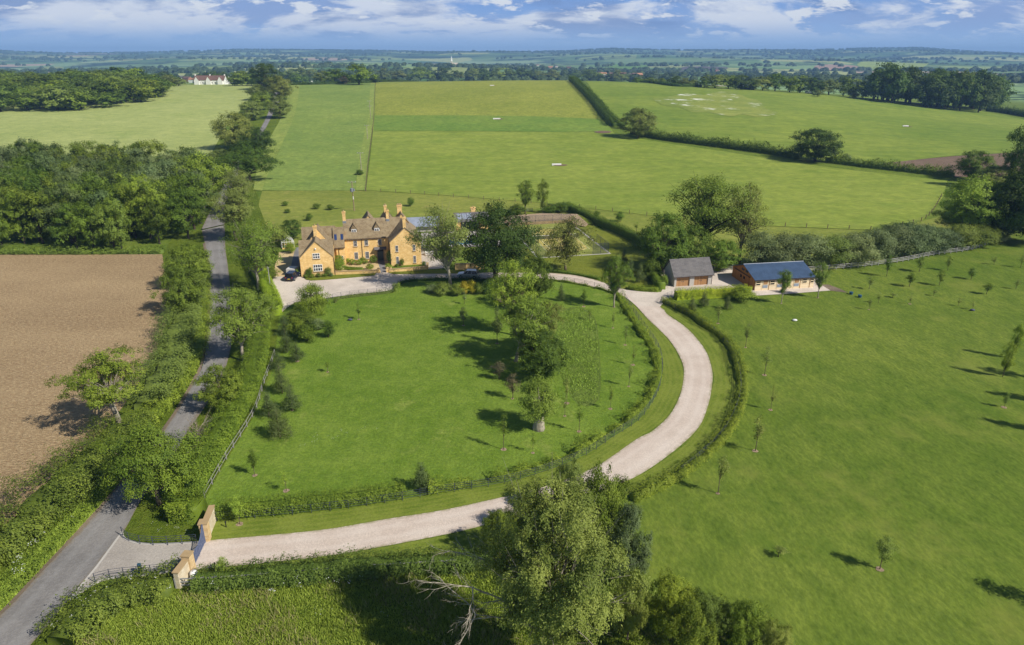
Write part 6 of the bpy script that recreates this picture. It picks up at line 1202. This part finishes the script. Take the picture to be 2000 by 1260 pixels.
# ---- woods: every tree of its own
def inpoly(x,y,poly):
    c=False; n=len(poly)
    for i in range(n):
        x1,y1=poly[i]; x2,y2=poly[(i+1)%n]
        if (y1>y)!=(y2>y) and x<(x2-x1)*(y-y1)/(y2-y1)+x1: c=not c
    return c
def wood(poly,sp,key,mats,h,r,label,group,seed,name='wood_tree',jit=.35,cap=290,front=None):
    P=gp(poly); rg=rs(seed); xs=[p[0] for p in P]; ys=[p[1] for p in P]; n=0; row=0; y=min(ys)+.5
    while y<max(ys):
        x=min(xs)+(row%2)*sp*.5
        while x<max(xs):
            xx=x+rg.uniform(-jit,jit)*sp; yy=y+rg.uniform(-jit,jit)*sp
            if inpoly(xx,yy,P) and n<cap:
                s=rg.uniform(.8,1.2); q=rg.uniform(); q=q if seed!=1 or yy>min(ys)+30 else .34+.64*q; k=min(int(q*len(mats)),len(mats)-1); z=float(hts(xx,yy)); px,py=proj((xx,yy,z+h))
                if -40<px<2040 and (seed!=3 or yy<760):
                    puts(key,name,mats[k][0],(xx,yy,z),h*s*rg.uniform(.9,1.1),r*s,mats[k][1]+' '+label,'tree',group); n+=1
            x+=sp
        y+=sp*.87; row+=1
    return n
n1=wood([(-260,493),(0,492),(200,492),(335,491),(385,470),(400,420),(392,385),(350,358),(150,352),(-150,353)],6.9,'woodtree',[('leaf_wood','grey green'),('leaf_silver','silvery'),('leaf_wood','soft green'),('leaf_oak','dark green'),('leaf_mid','mid green'),('leaf_hedge','olive green')],13.6,4.6,'tree packed in the wood left of the lane','trees of the wood left of the lane',1)
n2=wood([(-160,221),(60,222),(170,219),(250,206),(318,192),(330,181),(300,170),(250,167),(-160,167)],18.5,'fartree',[('leaf_mid','mid green'),('leaf_oak','dark green'),('leaf_hedge','olive green')],14,12.,'rounded tree in the far left wood','trees of the far left wood',2)
n3=wood([(1698,197),(1760,204),(1850,215),(1925,223),(1945,214),(1925,204),(1860,196),(1800,190),(1720,186),(1690,188)],17,'fartree',[('leaf_dark','very dark'),('leaf_dark','near black green'),('leaf_oak','dark green')],30,13,'tree in the dark wood on the right skyline','trees of the dark wood on the right',3)
open('/tmp/w.txt','w').write(str((n1,n2,n3)))
CR=[(575,161.5,134,34),(592,161,131,26),(610,161,135,30),(632,162,138,30),(653,164,133,36),(673,164.5,147,17),(700,166,124,46),(728,162,146,20),(750,160,133,24),(778,160,138,26),(797,159.5,145,20),(820,159.5,131,38),(845,159,147,18),(870,159,132,36),(893,158.5,140,18),(925,158,133,26),(944,158,134,22),(980,157.5,132,36),(1002,157,140,18),(1020,157,133,34),(1052,156.5,138,26),(1080,156.5,137,26),(1122,157,142,22),(1152,157.5,135,34),(1170,158,143,16),(1185,158.5,144,24),(1205,159,136,18),(1214,159.5,145,22),(1245,162,152,16),(1270,163,150,20),(1292,165,152,16),(1320,167,148,24),(1340,168.5,152,20),(1356,170,155,16),(1378,172,154,20),(1400,173,145,40),(1425,174,146,32),(1450,175.5,146,38),(1472,176.5,152,22),(1492,177.5,149,32),(1517,179,143,34),(1545,181,149,34),(1565,182,147,32),(1587,184,151,32),(1605,185,158,26),(1622,186,155,38),(1650,188,148,32),(1670,191,154,34),(1690,193,160,26),(1908,214,172,34),(1600,190,176,14),(1672,193,182,12),
 (455,168.5,141,20),(470,168,138,30),(488,168,143,24),(500,168.5,150,22),(345,168.5,150,24),(325,169,146,30)]
cm=[('leaf_mid','mid green'),('leaf_oak','dark green'),('leaf_olive','olive'),('leaf_dark','very dark')]
for i,(bx,by,ty,w) in enumerate(CR):
    P,h,r=at(bx,by,ty,w*1.35); k=cm[(i*7+i//3)%4] if bx!=673 else ('leaf_purple','purplish brown')
    h=max(h,6); puts('fartree','crest_tree',k[0],(P[0],P[1]+5,float(hts(P[0],P[1]+5))-.5),h,r,k[1]+' tree on the skyline hedge behind the fields' if bx!=673 else 'purplish brown bush on the crest left of the broad round tree','tree','trees along the crest of the fields')
# village trees beyond the crest
rg=rs(11); nv=0
for i in range(70):
    px=rg.uniform(420,700) if i<46 else rg.uniform(340,372); Y=rg.uniform(1000,1500); X=(px-1000)/F*Y*1.0; z=float(hts(X,Y)); puts('fartree','village_tree',['leaf_oak','leaf_far','leaf_dark'][i%3],(X,Y,z),rg.uniform(12,20),rg.uniform(7,11),'dark tree in the village beyond the left fields','tree','village trees beyond the crest')
# far countryside trees: hedgerow trees and woods merging together, one mass
def distant():
    rg=rs(21); H_,R_,lst,_=KINDS['hilltree']; me=lst[0][1]; nv=len(me.vertices); co=np.empty(nv*3,np.float32); me.vertices.foreach_get('co',co); co=co.reshape(-1,3)[:1680]
    # coarse clump: own small mesh
    tv=[]; 
    nb=150; d=rg.normal(0,1,(nb,3)); d/=np.linalg.norm(d,axis=1)[:,None]; d[:,2]=np.abs(d[:,2])*1.1
    pts=[]
    def clusters(n,x0,x1,y0,y1,k,spx,spy):
        for i in range(n):
            px=rg.uniform(x0,x1); Y=math.exp(rg.uniform(math.log(y0),math.log(y1))); X=(px-1000)/F*Y; ang=rg.uniform(-.5,.5)
            for j in range(int(k*rg.uniform(.4,1.6))):
                u=rg.normal(0,spx)*(Y/2500)**.6; v=rg.normal(0,spy)*(Y/2500)**.5; pts.append((X+u*math.cos(ang)-v*math.sin(ang),Y+u*math.sin(ang)+v*math.cos(ang)))
    clusters(80,-200,2200,1300,8600,26,190,9)      # hedgerows
    clusters(22,-200,2200,1500,8600,34,120,45)      # copses
    clusters(24,-200,2200,4800,8500,80,520,90)     # hill woods
    clusters(6,1450,2100,1300,2400,36,110,50); clusters(8,700,1300,1100,2600,14,60,20); clusters(4,200,420,1300,2200,20,70,20)
    for ph in range(0): pass
    for i in range(1500):
        px=rg.uniform(-250,2250); Y=8350+rg.normal(0,110); pts.append(((px-1000)/F*Y,Y))
    P=np.array(pts); P=P[(P[:,1]>1000)]; n=len(P); pass
    nf=26; D=rg.normal(0,1,(n,nf,3)); D/=np.linalg.norm(D,axis=2)[:,:,None]; D[:,:,2]=np.abs(D[:,:,2])
    sc=rg.uniform(6,10,n)*(1+P[:,1]/9000*.5); Z=hts(P[:,0],P[:,1])
    C=np.stack([P[:,0],P[:,1],Z],1)[:,None,:]+D*sc[:,None,None]*np.array([1.1,1.1,1.15]); Nn=D.reshape(-1,3); C=C.reshape(-1,3)
    T_=np.cross(Nn,rg.normal(0,1,(n*nf,3))); T_/=np.linalg.norm(T_,axis=1)[:,None]; B=np.cross(Nn,T_); L_=(np.repeat(sc,nf)*.62)[:,None]
    V=np.stack([C-T_*L_,C+B*L_,C+T_*L_,C-B*L_],1).reshape(-1,3); Fq=np.arange(len(V)).reshape(-1,4)
    tag(add_mesh('distant_trees',np_mesh('distant_trees',V,Fq,M['leaf_far'],tint=rg.uniform(0,1,len(Fq)))),'far off hedgerow trees and woods of the valley and hills merging into one mass','trees',kind='stuff')
distant()
# rough grass of the meadow and verges, flowers
def tufts(name,label,poly,n,h,mat,wd=.05,seed=1,cat='grass',cl=0):
    P=gp(poly); rg=rs(seed); xs=[p[0] for p in P]; ys=[p[1] for p in P]; X=rg.uniform(min(xs),max(xs),n*3); Y=rg.uniform(min(ys),max(ys),n*3)
    c=np.zeros(len(X),bool); m=len(P)
    for i in range(m):
        x1,y1=P[i]; x2,y2=P[(i+1)%m]; k=((y1>Y)!=(y2>Y))&(X<(x2-x1)*(Y-y1)/(y2-y1+1e-12)+x1); c^=k
    X=X[c][:n]; Y=Y[c][:n]; n=len(X)
    if cl: k=(np.sin(X*1.1+1)*np.sin(Y*.9+2)+np.sin(X*.37+Y*.5)*.8+rg.normal(0,.35,n))>.25; X=X[k]; Y=Y[k]; n=len(X)
    a=rg.uniform(0,math.pi,n); hh=h*rg.uniform(.4,1.3,n)*(1+.5*np.sin(X*.8)*np.sin(Y*.7+1)); lx=rg.normal(0,.35,n)*hh; ly=rg.normal(0,.35,n)*hh; w=wd*rg.uniform(.6,1.4,n)
    Z=np.zeros(n)+.01; V=np.stack([np.stack([X-np.cos(a)*w,Y-np.sin(a)*w,Z],1),np.stack([X+np.cos(a)*w,Y+np.sin(a)*w,Z],1),np.stack([X+lx+np.cos(a)*w*.3,Y+ly+np.sin(a)*w*.3,Z+hh],1),np.stack([X+lx-np.cos(a)*w*.3,Y+ly-np.sin(a)*w*.3,Z+hh],1)],1).reshape(-1,3)
    tag(add_mesh(name,np_mesh(name,V,np.arange(n*4).reshape(-1,4),M[mat],tint=rg.uniform(0,1,n))),label,cat,kind='stuff')
M['blade']=leafmat('blade',(.19,.30,.035),(.36,.48,.08)); M['blade_dry']=leafmat('blade_dry',(.28,.27,.10),(.45,.40,.18))
MP=[(120,1262),(215,1190),(345,1158),(540,1144),(693,1132),(900,1122),(1060,1100),(1250,1200),(1500,1262),(1500,1330),(60,1330)]
tufts('meadow_grass','tall rough grass of the meadow below the drive',MP,130000,.20,'blade',.04,1)
tufts('meadow_grass_dry','paler dry stalks mixed into the rough meadow',MP,16000,.5,'blade_dry',.03,2,cl=1)
tufts('verge_grass','rough grass on the verge between lane and scrub',[(-120,1290),(0,1195),(80,1112),(146,1042),(203,980),(240,935),(285,880),(262,880),(180,960),(90,1050),(0,1130),(-120,1210)],26000,.35,'blade',.045,3)
tufts('bed_grass','taller grass of the rough bed on the round lawn',[(1090,610),(1132,602),(1158,618),(1166,650),(1170,700),(1168,778),(1130,788),(1100,745),(1086,690),(1089,640)],9000,.14,'blade',.06,4)
def flowers(name,label,polys,n,seed,h=.8,s=.05):
    rg=rs(seed); V=[]
    for path in polys:
        P=np.array(crom(gp(path),6)); d=np.r_[0,np.cumsum(np.hypot(*np.diff(P,axis=0).T))]
        for i in range(n):
            c=rg.uniform(0,d[-1]); x=np.interp(c,d,P[:,0])+rg.normal(0,.6); y=np.interp(c,d,P[:,1])+rg.normal(0,.6); z=h*rg.uniform(.7,1.6)
            for j in range(int(rg.uniform(2,9))):
                a=rg.normal(0,.13,3); r=s*rg.uniform(.5,1.2); V+= [(x+a[0]-r,y+a[1],z+a[2]*.5),(x+a[0],y+a[1]-r,z+a[2]*.5),(x+a[0]+r,y+a[1],z+a[2]*.5),(x+a[0],y+a[1]+r,z+a[2]*.5)]
    tag(add_mesh(name,np_mesh(name,V,np.arange(len(V)).reshape(-1,4),M['flower_white'])),label,'flowers',kind='stuff')
flowers('cow_parsley','white cow parsley heads along the lane banks and meadow hedge',[[(0,1180),(60,1090),(130,1010),(185,950)],[(300,800),(345,745),(380,680),(388,600),(390,520)],[(120,1240),(190,1180),(300,1165)],[(420,1150),(560,1148),(700,1140)]],26,5)
flowers('lawn_daisies','sparse white daisies in the grass',[[(290,1030),(340,1040),(380,1050)],[(520,900),(640,850),(760,830)],[(600,1190),(700,1200),(840,1170)]],14,6,h=.06,s=.03)
# ---------------------------------------------------------------- haze
def haze():
    m=bpy.data.materials.new('haze'); m.use_nodes=True; n=m.node_tree.nodes; n.clear(); o=n.new('ShaderNodeOutputMaterial'); v=n.new('ShaderNodeVolumePrincipled')
    v.inputs['Color'].default_value=(.34,.60,1.,1); v.inputs['Density'].default_value=HAZE; v.inputs['Anisotropy'].default_value=.0; m.node_tree.links.new(v.outputs[0],o.inputs['Volume'])
    b=MB(); b.box(-9600,9600,-200,9350,-75,125); ob=b.build('haze',m); tag(ob,kind='stuff',label='thin blue summer haze over the valley',cat='haze')
HAZE=1.25e-4
haze()
